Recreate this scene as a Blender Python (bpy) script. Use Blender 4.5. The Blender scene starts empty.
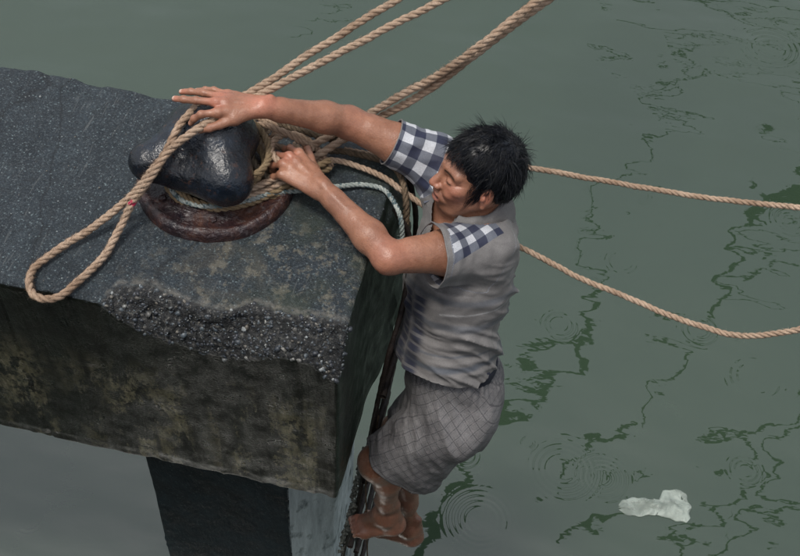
import bpy, bmesh, math, random
import numpy as np
from mathutils import Vector, Matrix
D = bpy.data
SC = bpy.context.scene
COL = SC.collection
rng = np.random.default_rng(7)
random.seed(7)

# ------------------------------------------------------------------ camera
# world: metres, pier top is z = 0, its near right corner is the origin, water at z = -3.0
WATER = -3.0
cam_d = D.cameras.new('camera'); cam = D.objects.new('camera', cam_d); COL.objects.link(cam)
cam_d.sensor_width = 36.0; cam_d.lens = 51.82; cam_d.clip_start = 0.05; cam_d.clip_end = 3000
def cam_axes(pitch, roll, yaw):
    cy, sy = math.cos(yaw), math.sin(yaw)
    f = Vector((-sy*math.cos(pitch), cy*math.cos(pitch), -math.sin(pitch)))
    rt = Vector((cy, sy, 0)); up = rt.cross(f)
    return rt*math.cos(roll)+up*math.sin(roll), up*math.cos(roll)-rt*math.sin(roll), f
_r, _u, _f = cam_axes(0.89309591, 0.07718109, 0.15259767)
cam.matrix_world = Matrix(((_r.x, _u.x, -_f.x, 0.39304047), (_r.y, _u.y, -_f.y, -1.64071),
                           (_r.z, _u.z, -_f.z, 2.40872288), (0, 0, 0, 1)))
SC.camera = cam

# ------------------------------------------------------------------ sky, sun, exposure
SUN_EL, SUN_AZ = math.radians(75), math.radians(-140)      # azimuth clockwise from +y
w = D.worlds.new('World'); SC.world = w; w.use_nodes = True
nt = w.node_tree; nt.nodes.clear()
sky = nt.nodes.new('ShaderNodeTexSky'); sky.sky_type = 'NISHITA'; sky.sun_disc = False
sky.sun_elevation = SUN_EL; sky.sun_rotation = SUN_AZ; sky.air_density = 1.0; sky.dust_density = 2.5; sky.ozone_density = 1.0
hsv = nt.nodes.new('ShaderNodeHueSaturation'); hsv.inputs['Saturation'].default_value = 0.30
bg = nt.nodes.new('ShaderNodeBackground'); bg.inputs['Strength'].default_value = 0.135
wo = nt.nodes.new('ShaderNodeOutputWorld')
nt.links.new(sky.outputs[0], hsv.inputs['Color']); nt.links.new(hsv.outputs[0], bg.inputs[0]); nt.links.new(bg.outputs[0], wo.inputs[0])
sd = D.lights.new('sun', 'SUN'); sd.energy = 1.5; sd.angle = math.radians(12); sd.color = (1.0, .95, .88)
sun = D.objects.new('sun', sd); COL.objects.link(sun)
_sv = Vector((math.sin(SUN_AZ)*math.cos(SUN_EL), math.cos(SUN_AZ)*math.cos(SUN_EL), math.sin(SUN_EL)))
sun.rotation_euler = _sv.to_track_quat('Z', 'Y').to_euler(); sun.location = (3, 6, 9)
vs = SC.view_settings; vs.view_transform = 'Standard'; vs.look = 'None'; vs.gamma = 1; vs.use_curve_mapping = False
vs.exposure = 0.4

# ------------------------------------------------------------------ small helpers
def tag(o, label=None, cat=None, group=None, kind=None):
    if label: o['label'] = label
    if cat: o['category'] = cat
    if group: o['group'] = group
    if kind: o['kind'] = kind
    return o
def empty(name, loc, label, cat, group=None):
    o = D.objects.new(name, None); COL.objects.link(o); o.location = loc
    return tag(o, label, cat, group)
def mesh_obj(name, V, Fc, mat, parent=None, smooth=True, attrs=None, origin=None):
    V = np.asarray(V, dtype=np.float64)
    off = np.zeros(3)
    if parent is not None: off = np.array(parent_loc(parent))
    if origin is not None: off = off + np.array(origin)
    me = D.meshes.new(name)
    if isinstance(Fc, np.ndarray) and Fc.ndim == 2:
        n = len(Fc); k = Fc.shape[1]
        me.vertices.add(len(V)); me.vertices.foreach_set('co', (V-off).astype(np.float32).ravel())
        me.loops.add(n*k); me.loops.foreach_set('vertex_index', Fc.astype(np.int32).ravel())
        me.polygons.add(n); me.polygons.foreach_set('loop_start', np.arange(0, n*k, k, dtype=np.int32))
        me.polygons.foreach_set('loop_total', np.full(n, k, dtype=np.int32))
        me.update(calc_edges=True)
    else:
        me.from_pydata([tuple(v) for v in (V-off)], [], [tuple(f) for f in Fc]); me.update()
    if smooth: me.polygons.foreach_set('use_smooth', np.ones(len(me.polygons), dtype=bool))
    for an, (ty, data) in (attrs or {}).items():
        a = me.attributes.new(an, ty, 'POINT')
        if ty == 'FLOAT': a.data.foreach_set('value', np.asarray(data, dtype=np.float32).ravel())
        elif ty == 'FLOAT_VECTOR': a.data.foreach_set('vector', np.asarray(data, dtype=np.float32).ravel())
        else: a.data.foreach_set('color', np.asarray(data, dtype=np.float32).ravel())
    if mat: me.materials.append(mat)
    o = D.objects.new(name, me); COL.objects.link(o)
    if origin is not None: o.location = origin
    if parent is not None: o.parent = parent
    return o
def parent_loc(p):
    l = Vector((0, 0, 0))
    while p is not None: l += p.location; p = p.parent
    return l

# value noise on a periodic random lattice
_LAT = rng.random((32, 32, 32)).astype(np.float32)*2-1
def vnoise(P, scale=1.0, seed=0):
    Q = np.asarray(P, dtype=np.float32)*scale + seed*7.31
    I = np.floor(Q).astype(np.int32); f = Q-I; f = f*f*(3-2*f); I &= 31
    J = (I+1) & 31
    x0, y0, z0 = I[..., 0], I[..., 1], I[..., 2]; x1, y1, z1 = J[..., 0], J[..., 1], J[..., 2]
    fx, fy, fz = f[..., 0], f[..., 1], f[..., 2]
    a = _LAT[x0, y0, z0]*(1-fx)+_LAT[x1, y0, z0]*fx; b = _LAT[x0, y1, z0]*(1-fx)+_LAT[x1, y1, z0]*fx
    c = _LAT[x0, y0, z1]*(1-fx)+_LAT[x1, y0, z1]*fx; d = _LAT[x0, y1, z1]*(1-fx)+_LAT[x1, y1, z1]*fx
    return (a*(1-fy)+b*fy)*(1-fz)+(c*(1-fy)+d*fy)*fz
def fbm(P, scale, n=3, seed=0):
    s = 0; a = 1; t = 0
    for i in range(n):
        s = s+a*vnoise(P, scale*2.03**i, seed+i); t += a; a *= .5
    return s/t

# ------------------------------------------------------------------ implicit surfaces -> mesh
def smin(a, b, k):
    h = np.maximum(k-np.abs(a-b), 0)/k
    return np.minimum(a, b)-h*h*k*.25
class Prim:
    def __init__(s, k=.02, op='u'): s.k = k; s.op = op
class Cone(Prim):                                  # tapered capsule
    def __init__(s, a, b, ra, rb, k=.02, op='u'):
        super().__init__(k, op); s.a = np.array(a, float); s.b = np.array(b, float); s.ra = ra; s.rb = rb
        s.c = (s.a+s.b)/2; s.R = np.linalg.norm(s.b-s.a)/2+max(ra, rb)
    def f(s, P):
        ba = s.b-s.a; t = np.clip(((P-s.a)@ba)/max(ba@ba, 1e-12), 0, 1)
        d = P-s.a-t[..., None]*ba
        return np.sqrt((d*d).sum(-1))-(s.ra+(s.rb-s.ra)*t)
class Ell(Prim):                                   # oriented ellipsoid, rows of M are its axes
    def __init__(s, c, r, M=None, k=.02, op='u'):
        super().__init__(k, op); s.c = np.array(c, float); s.r = np.array(r, float); s.M = np.eye(3) if M is None else np.array(M, float)
        s.R = max(r)
    def f(s, P):
        q = (P-s.c)@s.M.T
        k0 = np.sqrt(((q/s.r)**2).sum(-1)); k1 = np.sqrt(((q/(s.r**2))**2).sum(-1))
        return k0*(k0-1)/np.maximum(k1, 1e-9)
class Fn(Prim):
    def __init__(s, fn, c, R, k=.01, op='u'): super().__init__(k, op); s.fn = fn; s.c = np.array(c, float); s.R = R
    def f(s, P): return s.fn(P)
def eval_prims(prims, P):
    d = np.full(P.shape[:-1], 9.0)
    for p in prims:
        e = p.f(P)
        d = smin(d, e, p.k) if p.op == 'u' else -smin(-d, e, p.k)
    return d
def nets(prims, h, lo=None, hi=None, disp=None, margin=.03, smooth=0):
    lo = np.array(lo if lo is not None else np.min([p.c-p.R for p in prims if p.op == 'u'], 0)-margin, float)
    hi = np.array(hi if hi is not None else np.max([p.c+p.R for p in prims if p.op == 'u'], 0)+margin, float)
    B = 12
    nb = np.ceil((hi-lo)/(h*B)).astype(int); n = nb*B
    V = np.empty(n, dtype=np.float32)
    half = h*B*math.sqrt(3)/2
    for ix in range(nb[0]):
        G = np.stack(np.meshgrid([ix], np.arange(nb[1]), np.arange(nb[2]), indexing='ij'), -1)[0]
        cen = lo+(G+.5)*B*h
        dc = eval_prims(prims, cen)
        for iy in range(nb[1]):
            for iz in range(nb[2]):
                v = dc[iy, iz]; sl = (slice(ix*B, ix*B+B), slice(iy*B, iy*B+B), slice(iz*B, iz*B+B))
                if abs(v) > half*1.25+margin: V[sl] = v; continue
                c = cen[iy, iz]
                ps = [p for p in prims if np.linalg.norm(p.c-c) < p.R+half+p.k+margin+max(0, -v)] if len(prims) > 6 else prims
                if not any(p.op == 'u' for p in ps): V[sl] = max(v, h); continue
                b0 = lo+np.array([ix, iy, iz])*B*h
                P = b0+np.stack(np.meshgrid(*[np.arange(B)*h]*3, indexing='ij'), -1)
                d = eval_prims(ps, P)
                if disp is not None: d = disp(P, d)
                V[sl] = d
    S = V < 0
    A = np.zeros(n-1, dtype=np.int8)
    for dx in (0, 1):
        for dy in (0, 1):
            for dz in (0, 1): A += S[dx:n[0]-1+dx, dy:n[1]-1+dy, dz:n[2]-1+dz]
    act = (A > 0) & (A < 8)
    idx = np.argwhere(act)
    ids = np.full(n-1, -1, dtype=np.int32); ids[act] = np.arange(len(idx))
    corner = [(a, b, c) for a in (0, 1) for b in (0, 1) for c in (0, 1)]
    val = np.stack([V[idx[:, 0]+a, idx[:, 1]+b, idx[:, 2]+c] for a, b, c in corner], 1)
    acc = np.zeros((len(idx), 3)); cnt = np.zeros(len(idx))
    ca = np.array(corner, float)
    for i in range(8):
        for j in range(i+1, 8):
            if abs(ca[i]-ca[j]).sum() != 1: continue
            m = (val[:, i] < 0) != (val[:, j] < 0)
            t = val[m, i]/(val[m, i]-val[m, j])
            acc[m] += ca[i]+(ca[j]-ca[i])*t[:, None]; cnt[m] += 1
    Vt = lo+(idx+acc/cnt[:, None])*h
    faces = []
    for ax in range(3):
        sh = [0, 0, 0]; sh[ax] = 1
        s0 = S[:n[0]-sh[0], :n[1]-sh[1], :n[2]-sh[2]]; s1 = S[sh[0]:, sh[1]:, sh[2]:]
        o1, o2 = (ax+1) % 3, (ax+2) % 3
        e = np.argwhere(s0 != s1)
        e = e[(e[:, o1] > 0) & (e[:, o2] > 0) & (e[:, o1] < n[o1]-1) & (e[:, o2] < n[o2]-1)]
        u1 = np.eye(3, dtype=int)[o1]; u2 = np.eye(3, dtype=int)[o2]
        q = np.stack([ids[tuple((e-a).T)] for a in (u1+u2, u2, 0*u1, u1)], 1)
        fl = ~s0[tuple(e.T)]
        q[fl] = q[fl][:, ::-1]
        faces.append(q)
    Fq = np.concatenate(faces)
    Fq = Fq[(Fq >= 0).all(1)]
    for _ in range(smooth):
        s_ = np.zeros_like(Vt); c_ = np.zeros(len(Vt))
        for i in range(4):
            a, b = Fq[:, i], Fq[:, (i+1) % 4]
            for k in range(3): s_[:, k] += np.bincount(a, Vt[b, k], len(Vt))+np.bincount(b, Vt[a, k], len(Vt))
            c_ += np.bincount(a, minlength=len(Vt))+np.bincount(b, minlength=len(Vt))
        Vt = Vt*.5+.5*s_/np.maximum(c_, 1)[:, None]
    return Vt, Fq
def sstep(a, b, x):
    t = np.clip((x-a)/(b-a), 0, 1); return t*t*(3-2*t)

# ------------------------------------------------------------------ material helpers
def mat(name):
    m = D.materials.new(name); m.use_nodes = True
    b = m.node_tree.nodes['Principled BSDF']
    return m, m.node_tree, b
def N(nt, t, **kw):
    n = nt.nodes.new('ShaderNode'+t)
    for k, v in kw.items():
        if k.startswith('i_'):
            key = k[2:].replace('_', ' ')
            n.inputs[int(key) if key.isdigit() else key].default_value = v
        else: setattr(n, k, v)
    return n
def lk(nt, a, b): nt.links.new(a, b)
def val(nt, x):
    if isinstance(x, (int, float)):
        n = nt.nodes.new('ShaderNodeValue'); n.outputs[0].default_value = x; return n.outputs[0]
    return x
def M_(nt, op, a, b=None, c=None, clamp=False):
    n = nt.nodes.new('ShaderNodeMath'); n.operation = op; n.use_clamp = clamp
    for i, x in enumerate((a, b, c)):
        if x is None: continue
        if isinstance(x, (int, float)): n.inputs[i].default_value = x
        else: nt.links.new(x, n.inputs[i])
    return n.outputs[0]
def mixc(nt, f, a, b, mode='MIX'):
    n = nt.nodes.new('ShaderNodeMix'); n.data_type = 'RGBA'; n.blend_type = mode; n.clamp_factor = True
    for i, x in ((0, f), (6, a), (7, b)):
        if isinstance(x, (int, float)): n.inputs[i].default_value = x
        elif isinstance(x, tuple): n.inputs[i].default_value = (*x, 1)
        else: nt.links.new(x, n.inputs[i])
    return n.outputs[2]
def ramp(nt, f, *stops, interp='LINEAR'):
    n = nt.nodes.new('ShaderNodeValToRGB'); cr = n.color_ramp; cr.interpolation = interp
    while len(cr.elements) < len(stops): cr.elements.new(.5)
    for e, (p, c) in zip(cr.elements, stops):
        e.position = p; e.color = (c, c, c, 1) if isinstance(c, (int, float)) else (*c, 1)
    nt.links.new(f, n.inputs[0]); return n.outputs[0]
def noise(nt, co, scale, detail=4, rough=.55, dist=0, dims='3D'):
    n = nt.nodes.new('ShaderNodeTexNoise'); n.inputs['Scale'].default_value = scale; n.inputs['Detail'].default_value = detail
    n.inputs['Roughness'].default_value = rough; n.inputs['Distortion'].default_value = dist
    if co is not None: nt.links.new(co, n.inputs['Vector'])
    return n.outputs[0]
def vor(nt, co, scale, feature='F1', out='Distance'):
    n = nt.nodes.new('ShaderNodeTexVoronoi'); n.feature = feature; n.inputs['Scale'].default_value = scale
    if co is not None: nt.links.new(co, n.inputs['Vector'])
    return n.outputs[out]
def objco(nt):
    return nt.nodes.new('ShaderNodeTexCoord').outputs['Object']
def scaled(nt, co, s):
    n = nt.nodes.new('ShaderNodeMapping'); n.inputs['Scale'].default_value = s; nt.links.new(co, n.inputs[0]); return n.outputs[0]
def bump(nt, b, hgt, strength=.5, dist=.01, prev=None):
    n = nt.nodes.new('ShaderNodeBump'); n.inputs['Strength'].default_value = strength; n.inputs['Distance'].default_value = dist
    nt.links.new(hgt, n.inputs['Height'])
    if prev is not None: nt.links.new(prev, n.inputs['Normal'])
    if b is not None: nt.links.new(n.outputs[0], b.inputs['Normal'])
    return n.outputs[0]
def attr(nt, name, out='Fac'):
    n = nt.nodes.new('ShaderNodeAttribute'); n.attribute_name = name; return n.outputs[out]

# ------------------------------------------------------------------ materials of the setting
def m_water():
    m, nt, b = mat('harbour_water')
    co = objco(nt)
    c = mixc(nt, noise(nt, co, .5, 3), (.027, .049, .029), (.039, .063, .038))
    lk(nt, c, b.inputs['Base Color']); b.inputs['Roughness'].default_value = .02; b.inputs['IOR'].default_value = 2.0
    b.inputs['Specular IOR Level'].default_value = .5
    # rain rings
    sx = nt.nodes.new('ShaderNodeSeparateXYZ'); lk(nt, co, sx.inputs[0])
    tot = None
    for (x, y, r, wl, amp) in RINGS:
        dx = M_(nt, 'SUBTRACT', sx.outputs[0], x); dy = M_(nt, 'SUBTRACT', sx.outputs[1], y)
        rr = M_(nt, 'SQRT', M_(nt, 'ADD', M_(nt, 'MULTIPLY', dx, dx), M_(nt, 'MULTIPLY', dy, dy)))
        q = M_(nt, 'DIVIDE', M_(nt, 'SUBTRACT', rr, r*.62), r*.30)
        env = M_(nt, 'EXPONENT', M_(nt, 'MULTIPLY', M_(nt, 'MULTIPLY', q, q), -1.0))
        s = M_(nt, 'MULTIPLY', M_(nt, 'SINE', M_(nt, 'MULTIPLY', rr, 2*math.pi/wl)), M_(nt, 'MULTIPLY', env, amp*.28))
        tot = s if tot is None else M_(nt, 'ADD', tot, s)
    big = M_(nt, 'MULTIPLY', noise(nt, scaled(nt, co, (1.0, 1.7, 1)), 1.1, 2, .4), .052)
    mid = M_(nt, 'MULTIPLY', noise(nt, scaled(nt, co, (1.0, 1.6, 1)), 5.0, 1, .45, .5), .0015)
    # small wind ruffles only in patches
    patch = ramp(nt, noise(nt, co, 1.1, 2), (.5, 0.0), (.66, 1.0))
    fine = M_(nt, 'MULTIPLY', M_(nt, 'MULTIPLY', noise(nt, scaled(nt, co, (1, 2.2, 1)), 22, 1, .4, .5), M_(nt, 'ADD', patch, .7)), .00016)
    hgt = M_(nt, 'ADD', M_(nt, 'ADD', big, mid), M_(nt, 'ADD', fine, tot))
    bump(nt, b, hgt, 1.0, 1.0)
    return m
def m_concrete():
    m, nt, b = mat('weathered_wet_concrete')
    co = objco(nt); g = nt.nodes.new('ShaderNodeNewGeometry')
    va = N(nt, 'VectorMath', operation='ADD'); lk(nt, co, va.inputs[0]); va.inputs[1].default_value = (-.6, .4, WATER); co = va.outputs[0]
    ns = nt.nodes.new('ShaderNodeSeparateXYZ'); lk(nt, g.outputs['True Normal'], ns.inputs[0])
    ps = nt.nodes.new('ShaderNodeSeparateXYZ'); lk(nt, co, ps.inputs[0])
    chip = attr(nt, 'chip')
    # top: blue grey, fine pale grit, broad brownish and pale patches, scratches
    t1 = ramp(nt, noise(nt, co, 9, 5, .6), (.3, (.012, .018, .024)), (.7, (.033, .046, .056)))
    gr = noise(nt, co, 120, 4, .7)
    t1 = mixc(nt, ramp(nt, gr, (.38, .85), (.50, 0)), t1, (.010, .014, .017))
    t1 = mixc(nt, ramp(nt, noise(nt, co, 170, 5, .75), (.52, 0), (.64, .8)), t1, (.105, .125, .135))
    t1 = mixc(nt, ramp(nt, noise(nt, co, 28, 5, .75), (.40, .55), (.52, 0)), t1, (.014, .019, .023))
    scr = noise(nt, scaled(nt, co, (30, 3, 1)), 3, 4, .6, .3); t1 = mixc(nt, M_(nt, 'MULTIPLY', ramp(nt, scr, (.60, 0), (.66, .6)), ramp(nt, noise(nt, co, 5, 2), (.45, 0), (.6, 1))), t1, (.12, .13, .13))
    crk = vor(nt, scaled(nt, mixv(nt, co, .05), (1, .45, 1)), 1.3, 'DISTANCE_TO_EDGE'); t1 = mixc(nt, ramp(nt, crk, (.002, .7), (.005, 0)), t1, (.008, .010, .012))
    sp = vor(nt, co, 95); pk = ramp(nt, noise(nt, co, 60, 2), (.42, 0), (.6, 1))
    t1 = mixc(nt, M_(nt, 'MULTIPLY', ramp(nt, sp, (.16, 1), (.30, 0)), pk), t1, (.13, .17, .18))
    sp2 = vor(nt, co, 30); t1 = mixc(nt, ramp(nt, sp2, (.045, .7), (.075, 0)), t1, (.34, .38, .38))
    br = ramp(nt, noise(nt, co, 4.5, 5, .65, .8), (.54, 0), (.68, 1))
    near = M_(nt, 'MULTIPLY', sstepn(nt, ps.outputs[0], -.75, -.2), sstepn(nt, ps.outputs[1], .62, .2))
    t1 = mixc(nt, M_(nt, 'MULTIPLY', M_(nt, 'MULTIPLY', br, near), .5), t1, (.115, .098, .068))
    gr2 = M_(nt, 'MULTIPLY', ramp(nt, noise(nt, scaled(nt, co, (1, 1, 1)), 22, 5, .7), (.52, 0), (.62, 1)), near)
    t1 = mixc(nt, M_(nt, 'MULTIPLY', gr2, .5), t1, (.24, .215, .16))
    moss = M_(nt, 'MULTIPLY', ramp(nt, noise(nt, co, 6, 4), (.45, 0), (.6, 1)), sstepn(nt, ps.outputs[0], -.45, -.1))
    t1 = mixc(nt, M_(nt, 'MULTIPLY', moss, .6), t1, (.035, .045, .030))
    # sides: black green slime with ochre patches and streaks
    sco = scaled(nt, co, (1, 1, .42))
    s1 = ramp(nt, noise(nt, sco, 7, 5, .6), (.35, (.003, .004, .003)), (.65, (.011, .013, .009)))
    oc = ramp(nt, noise(nt, sco, 5.2, 8, .74, .3), (.485, 0), (.52, 1))
    lowp = sstepn(nt, ps.outputs[2], -.20, -.42)
    ln = noise(nt, scaled(nt, co, (1, 1, .08)), 4.0, 3, .5)
    occ = ramp(nt, noise(nt, sco, 34, 6, .75), (.36, (.030, .031, .018)), (.52, (.115, .105, .062)), (.66, (.23, .205, .14)))
    s1 = mixc(nt, M_(nt, 'MULTIPLY', M_(nt, 'MULTIPLY', oc, lowp), ramp(nt, ln, (.40, .15), (.55, 1))), s1, occ)
    s1 = mixc(nt, ramp(nt, noise(nt, co, 26, 5, .75), (.52, 0), (.57, .9)), s1, (.006, .007, .005))
    s1 = mixc(nt, ramp(nt, noise(nt, scaled(nt, co, (1, 1, .05)), 11, 3, .6), (.52, 0), (.58, .92)), s1, (.006, .0065, .004))
    s1 = mixc(nt, M_(nt, 'MULTIPLY', ramp(nt, vor(nt, co, 60), (.05, .7), (.12, 0)), .6), s1, (.09, .09, .065))
    rightf = sstepn(nt, ns.outputs[0], .5, .8)
    gre = ramp(nt, noise(nt, scaled(nt, co, (1, 1, .2)), 16, 5, .7), (.35, (.006, .010, .007)), (.7, (.026, .040, .028)))
    s1 = mixc(nt, rightf, s1, gre)
    up = M_(nt, 'ADD', ns.outputs[2], M_(nt, 'MULTIPLY', M_(nt, 'SUBTRACT', noise(nt, co, 30, 3), .5), .5))
    col = mixc(nt, sstepn(nt, up, .35, .6), s1, t1)
    # the broken edge: dark matrix between stones
    cm = ramp(nt, noise(nt, co, 90, 4, .7), (.35, (.007, .008, .009)), (.55, (.028, .029, .029)), (.68, (.15, .145, .13)))
    col = mixc(nt, chip, col, cm)
    pale = attr(nt, 'lip'); col = mixc(nt, M_(nt, 'MULTIPLY', pale, ramp(nt, noise(nt, co, 60, 3), (.35, .05), (.6, .65))), col, (.17, .16, .14))
    lk(nt, col, b.inputs['Base Color'])
    rg = ramp(nt, noise(nt, co, 14, 4, .6), (.35, .26), (.65, .62)); lk(nt, rg, b.inputs['Roughness'])
    b.inputs['Specular IOR Level'].default_value = .35
    h = M_(nt, 'ADD', M_(nt, 'MULTIPLY', gr, .5), M_(nt, 'MULTIPLY', noise(nt, co, 300, 3, .7), .35))
    topm = sstepn(nt, up, .35, .6); hs = M_(nt, 'MULTIPLY', M_(nt, 'ADD', noise(nt, scaled(nt, co, (1, 1, .16)), 60, 5, .65), M_(nt, 'MULTIPLY', noise(nt, co, 150, 3, .6), .35)), .45)
    h = M_(nt, 'ADD', M_(nt, 'MULTIPLY', h, M_(nt, 'MAXIMUM', topm, chip)), M_(nt, 'MULTIPLY', hs, M_(nt, 'SUBTRACT', 1, M_(nt, 'MAXIMUM', topm, chip))))
    bump(nt, b, h, 1.0, .009)
    return m
def mixv(nt, co, k):
    n = nt.nodes.new('ShaderNodeTexNoise'); n.inputs['Scale'].default_value = 6; nt.links.new(co, n.inputs['Vector'])
    v = nt.nodes.new('ShaderNodeVectorMath'); v.operation = 'MULTIPLY_ADD'; nt.links.new(n.outputs['Color'], v.inputs[0]); v.inputs[1].default_value = (k*2, k*2, k*2); nt.links.new(co, v.inputs[2]); return v.outputs[0]
def sstepn(nt, x, a, b_):
    n = nt.nodes.new('ShaderNodeMapRange'); n.interpolation_type = 'SMOOTHSTEP'
    n.inputs[1].default_value = a; n.inputs[2].default_value = b_
    nt.links.new(x, n.inputs[0]); return n.outputs[0]
def m_pebble():
    m, nt, b = mat('exposed_aggregate_stone')
    oi = nt.nodes.new('ShaderNodeAttribute'); oi.attribute_name = 'tone'
    c = ramp(nt, oi.outputs['Fac'], (0, (.03, .035, .045)), (.35, (.05, .062, .075)), (.7, (.10, .125, .14)), (.86, (.16, .14, .11)), (.96, (.38, .41, .41)))
    c = mixc(nt, ramp(nt, noise(nt, objco(nt), 160, 3), (.4, .6), (.6, 0)), c, (.03, .03, .03))
    lk(nt, c, b.inputs['Base Color']); b.inputs['Roughness'].default_value = .42
    return m
def m_pillar():
    m, nt, b = mat('pillar_concrete_lit_side')
    co = objco(nt); g = nt.nodes.new('ShaderNodeNewGeometry')
    ns = nt.nodes.new('ShaderNodeSeparateXYZ'); lk(nt, g.outputs['True Normal'], ns.inputs[0])
    a = ramp(nt, noise(nt, co, 9, 5, .65), (.35, (.004, .010, .014)), (.65, (.013, .027, .036)))
    a = mixc(nt, ramp(nt, vor(nt, co, 45), (.08, .6), (.2, 0)), a, (.06, .08, .085))
    a = mixc(nt, ramp(nt, noise(nt, co, 60, 4, .7), (.6, 0), (.75, .8)), a, (.08, .10, .10))
    lit_col = ramp(nt, noise(nt, scaled(nt, co, (1, 1, .12)), 30, 5, .7), (.3, (.34, .40, .41)), (.7, (.68, .76, .76)))
    lit_col = mixc(nt, ramp(nt, noise(nt, scaled(nt, co, (1, 1, .5)), 18, 4), (.55, 0), (.68, .8)), lit_col, (.05, .075, .075))
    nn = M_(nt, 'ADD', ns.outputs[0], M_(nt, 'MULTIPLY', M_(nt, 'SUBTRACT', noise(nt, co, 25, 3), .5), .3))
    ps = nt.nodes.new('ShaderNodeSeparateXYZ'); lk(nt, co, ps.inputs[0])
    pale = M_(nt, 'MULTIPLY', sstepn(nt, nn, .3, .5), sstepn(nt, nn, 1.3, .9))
    col = mixc(nt, pale, a, lit_col)  # light put into the colour: right-facing side pale as lit, front dark as shaded
    lk(nt, col, b.inputs['Base Color']); b.inputs['Roughness'].default_value = .6
    bump(nt, b, noise(nt, scaled(nt, co, (1, 1, .3)), 60, 5, .7), .6, .008)
    b.inputs['Specular IOR Level'].default_value = .12
    return m
def m_iron():
    m, nt, b = mat('wet_black_painted_iron')
    co = objco(nt)
    n1 = noise(nt, co, 14, 6, .68)
    c = ramp(nt, n1, (.35, (.003, .004, .006)), (.58, (.007, .011, .018)), (.78, (.026, .042, .066)))
    c = mixc(nt, ramp(nt, noise(nt, co, 45, 4, .7), (.58, 0), (.68, .7)), c, (.055, .028, .02))
    lk(nt, c, b.inputs['Base Color'])
    lk(nt, ramp(nt, noise(nt, co, 30, 5, .7), (.35, .13), (.7, .46)), b.inputs['Roughness'])
    b.inputs['Metallic'].default_value = .0; b.inputs['Specular IOR Level'].default_value = .62
    bump(nt, b, M_(nt, 'ADD', noise(nt, co, 38, 4, .6), M_(nt, 'MULTIPLY', noise(nt, co, 160, 3), .35)), .6, .007)
    return m
def m_rustbase():
    m, nt, b = mat('maroon_rusted_plate')
    co = objco(nt)
    c = ramp(nt, noise(nt, co, 11, 6, .7, .4), (.32, (.008, .007, .010)), (.5, (.028, .014, .015)), (.68, (.085, .036, .022)))
    c = mixc(nt, ramp(nt, noise(nt, co, 55, 3), (.6, 0), (.72, .6)), c, (.12, .10, .10))
    lk(nt, c, b.inputs['Base Color']); lk(nt, ramp(nt, noise(nt, co, 22, 4), (.35, .18), (.65, .5)), b.inputs['Roughness'])
    b.inputs['Specular IOR Level'].default_value = .6
    bump(nt, b, noise(nt, scaled(nt, co, (1, 1, 1)), 26, 5, .65, .9), .9, .012)
    return m
def m_rope(name, c0, c1, c2, patches=None):
    m, nt, b = mat(name)
    co = objco(nt); oc = attr(nt, 'groove')
    c = ramp(nt, noise(nt, co, 22, 4, .6), (.3, c0), (.7, c1))
    c = mixc(nt, ramp(nt, noise(nt, co, 7, 4, .65), (.50, 0), (.64, .55)), c, c2)
    st = noise(nt, co, 420, 3, .7)
    c = mixc(nt, ramp(nt, st, (.4, .55), (.6, 0)), c, c2)
    if patches: c = mixc(nt, ramp(nt, noise(nt, co, patches[1], 3), (patches[2], 0), (patches[2]+.05, 1)), c, patches[0])
    mk = attr(nt, 'mark'); c = mixc(nt, mk, c, (.50, .03, .09))
    lk(nt, c, b.inputs['Base Color']); b.inputs['Roughness'].default_value = .85; b.inputs['Specular IOR Level'].default_value = .25
    bump(nt, b, st, .8, .002)
    return m
def m_plain(name, c, rough=.6, spec=.5, n=None, sc=20, bmp=.3, metal=0):
    m, nt, b = mat(name); co = objco(nt)
    cc = ramp(nt, noise(nt, co, sc, 5, .65), (.32, n or tuple(x*.6 for x in c)), (.68, c))
    lk(nt, cc, b.inputs['Base Color']); b.inputs['Roughness'].default_value = rough; b.inputs['Specular IOR Level'].default_value = spec
    b.inputs['Metallic'].default_value = metal
    bump(nt, b, noise(nt, co, sc*4, 4), bmp, .004)
    return m

# ------------------------------------------------------------------ water
# rain rings on the water: x, y, radius, wavelength, height
RINGS = [(0.65, 1.711, 0.06, 0.0163, 0.0007199999999999999), (0.858, 1.59, 0.225, 0.0322, 0.0012), (0.473, 1.195, 0.207, 0.0311, 0.00096), (1.914, 5.461, 0.25, 0.0441, 0.0014399999999999999), (1.3, 3.493, 0.095, 0.0254, 0.0007199999999999999), (1.278, 4.131, 0.06, 0.0201, 0.0006), (1.034, 3.127, 0.123, 0.0309, 0.0007199999999999999), (1.864, 2.451, 0.207, 0.0402, 0.0012), (1.784, 2.67, 0.059, 0.0176, 0.0007199999999999999), (1.073, 1.593, 0.16, 0.0267, 0.0012), (1.097, 3.725, 0.104, 0.026, 0.0007199999999999999), (0.087, 4.49, 0.098, 0.0279, 0.0006), (0.025, 2.175, 0.08, 0.023, 0.00048), (1.535, 2.719, 0.142, 0.0355, 0.00096), (0.72, 2.55, 0.118, 0.0294, 0.0008399999999999999), (0.329, 1.555, 0.118, 0.0269, 0.0007199999999999999), (2.062, 3.754, 0.167, 0.0385, 0.00096), (1.822, 1.826, 0.108, 0.027, 0.0007199999999999999), (-1.906, 4.724, 0.116, 0.0291, 0.00048), (-1.758, 0.656, 0.101, 0.0254, 0.00035999999999999997)]
W_MAT = m_water()
S_ = 400
gx = np.array([-S_, S_]); V = [(-S_, -S_, WATER), (S_, -S_, WATER), (S_, S_, WATER), (-S_, S_, WATER)]
wt = mesh_obj('water', V, [(0, 1, 2, 3)], W_MAT, smooth=False); tag(wt, 'grey green harbour water with rain rings and wavering dark reflections', kind='structure')
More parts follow.
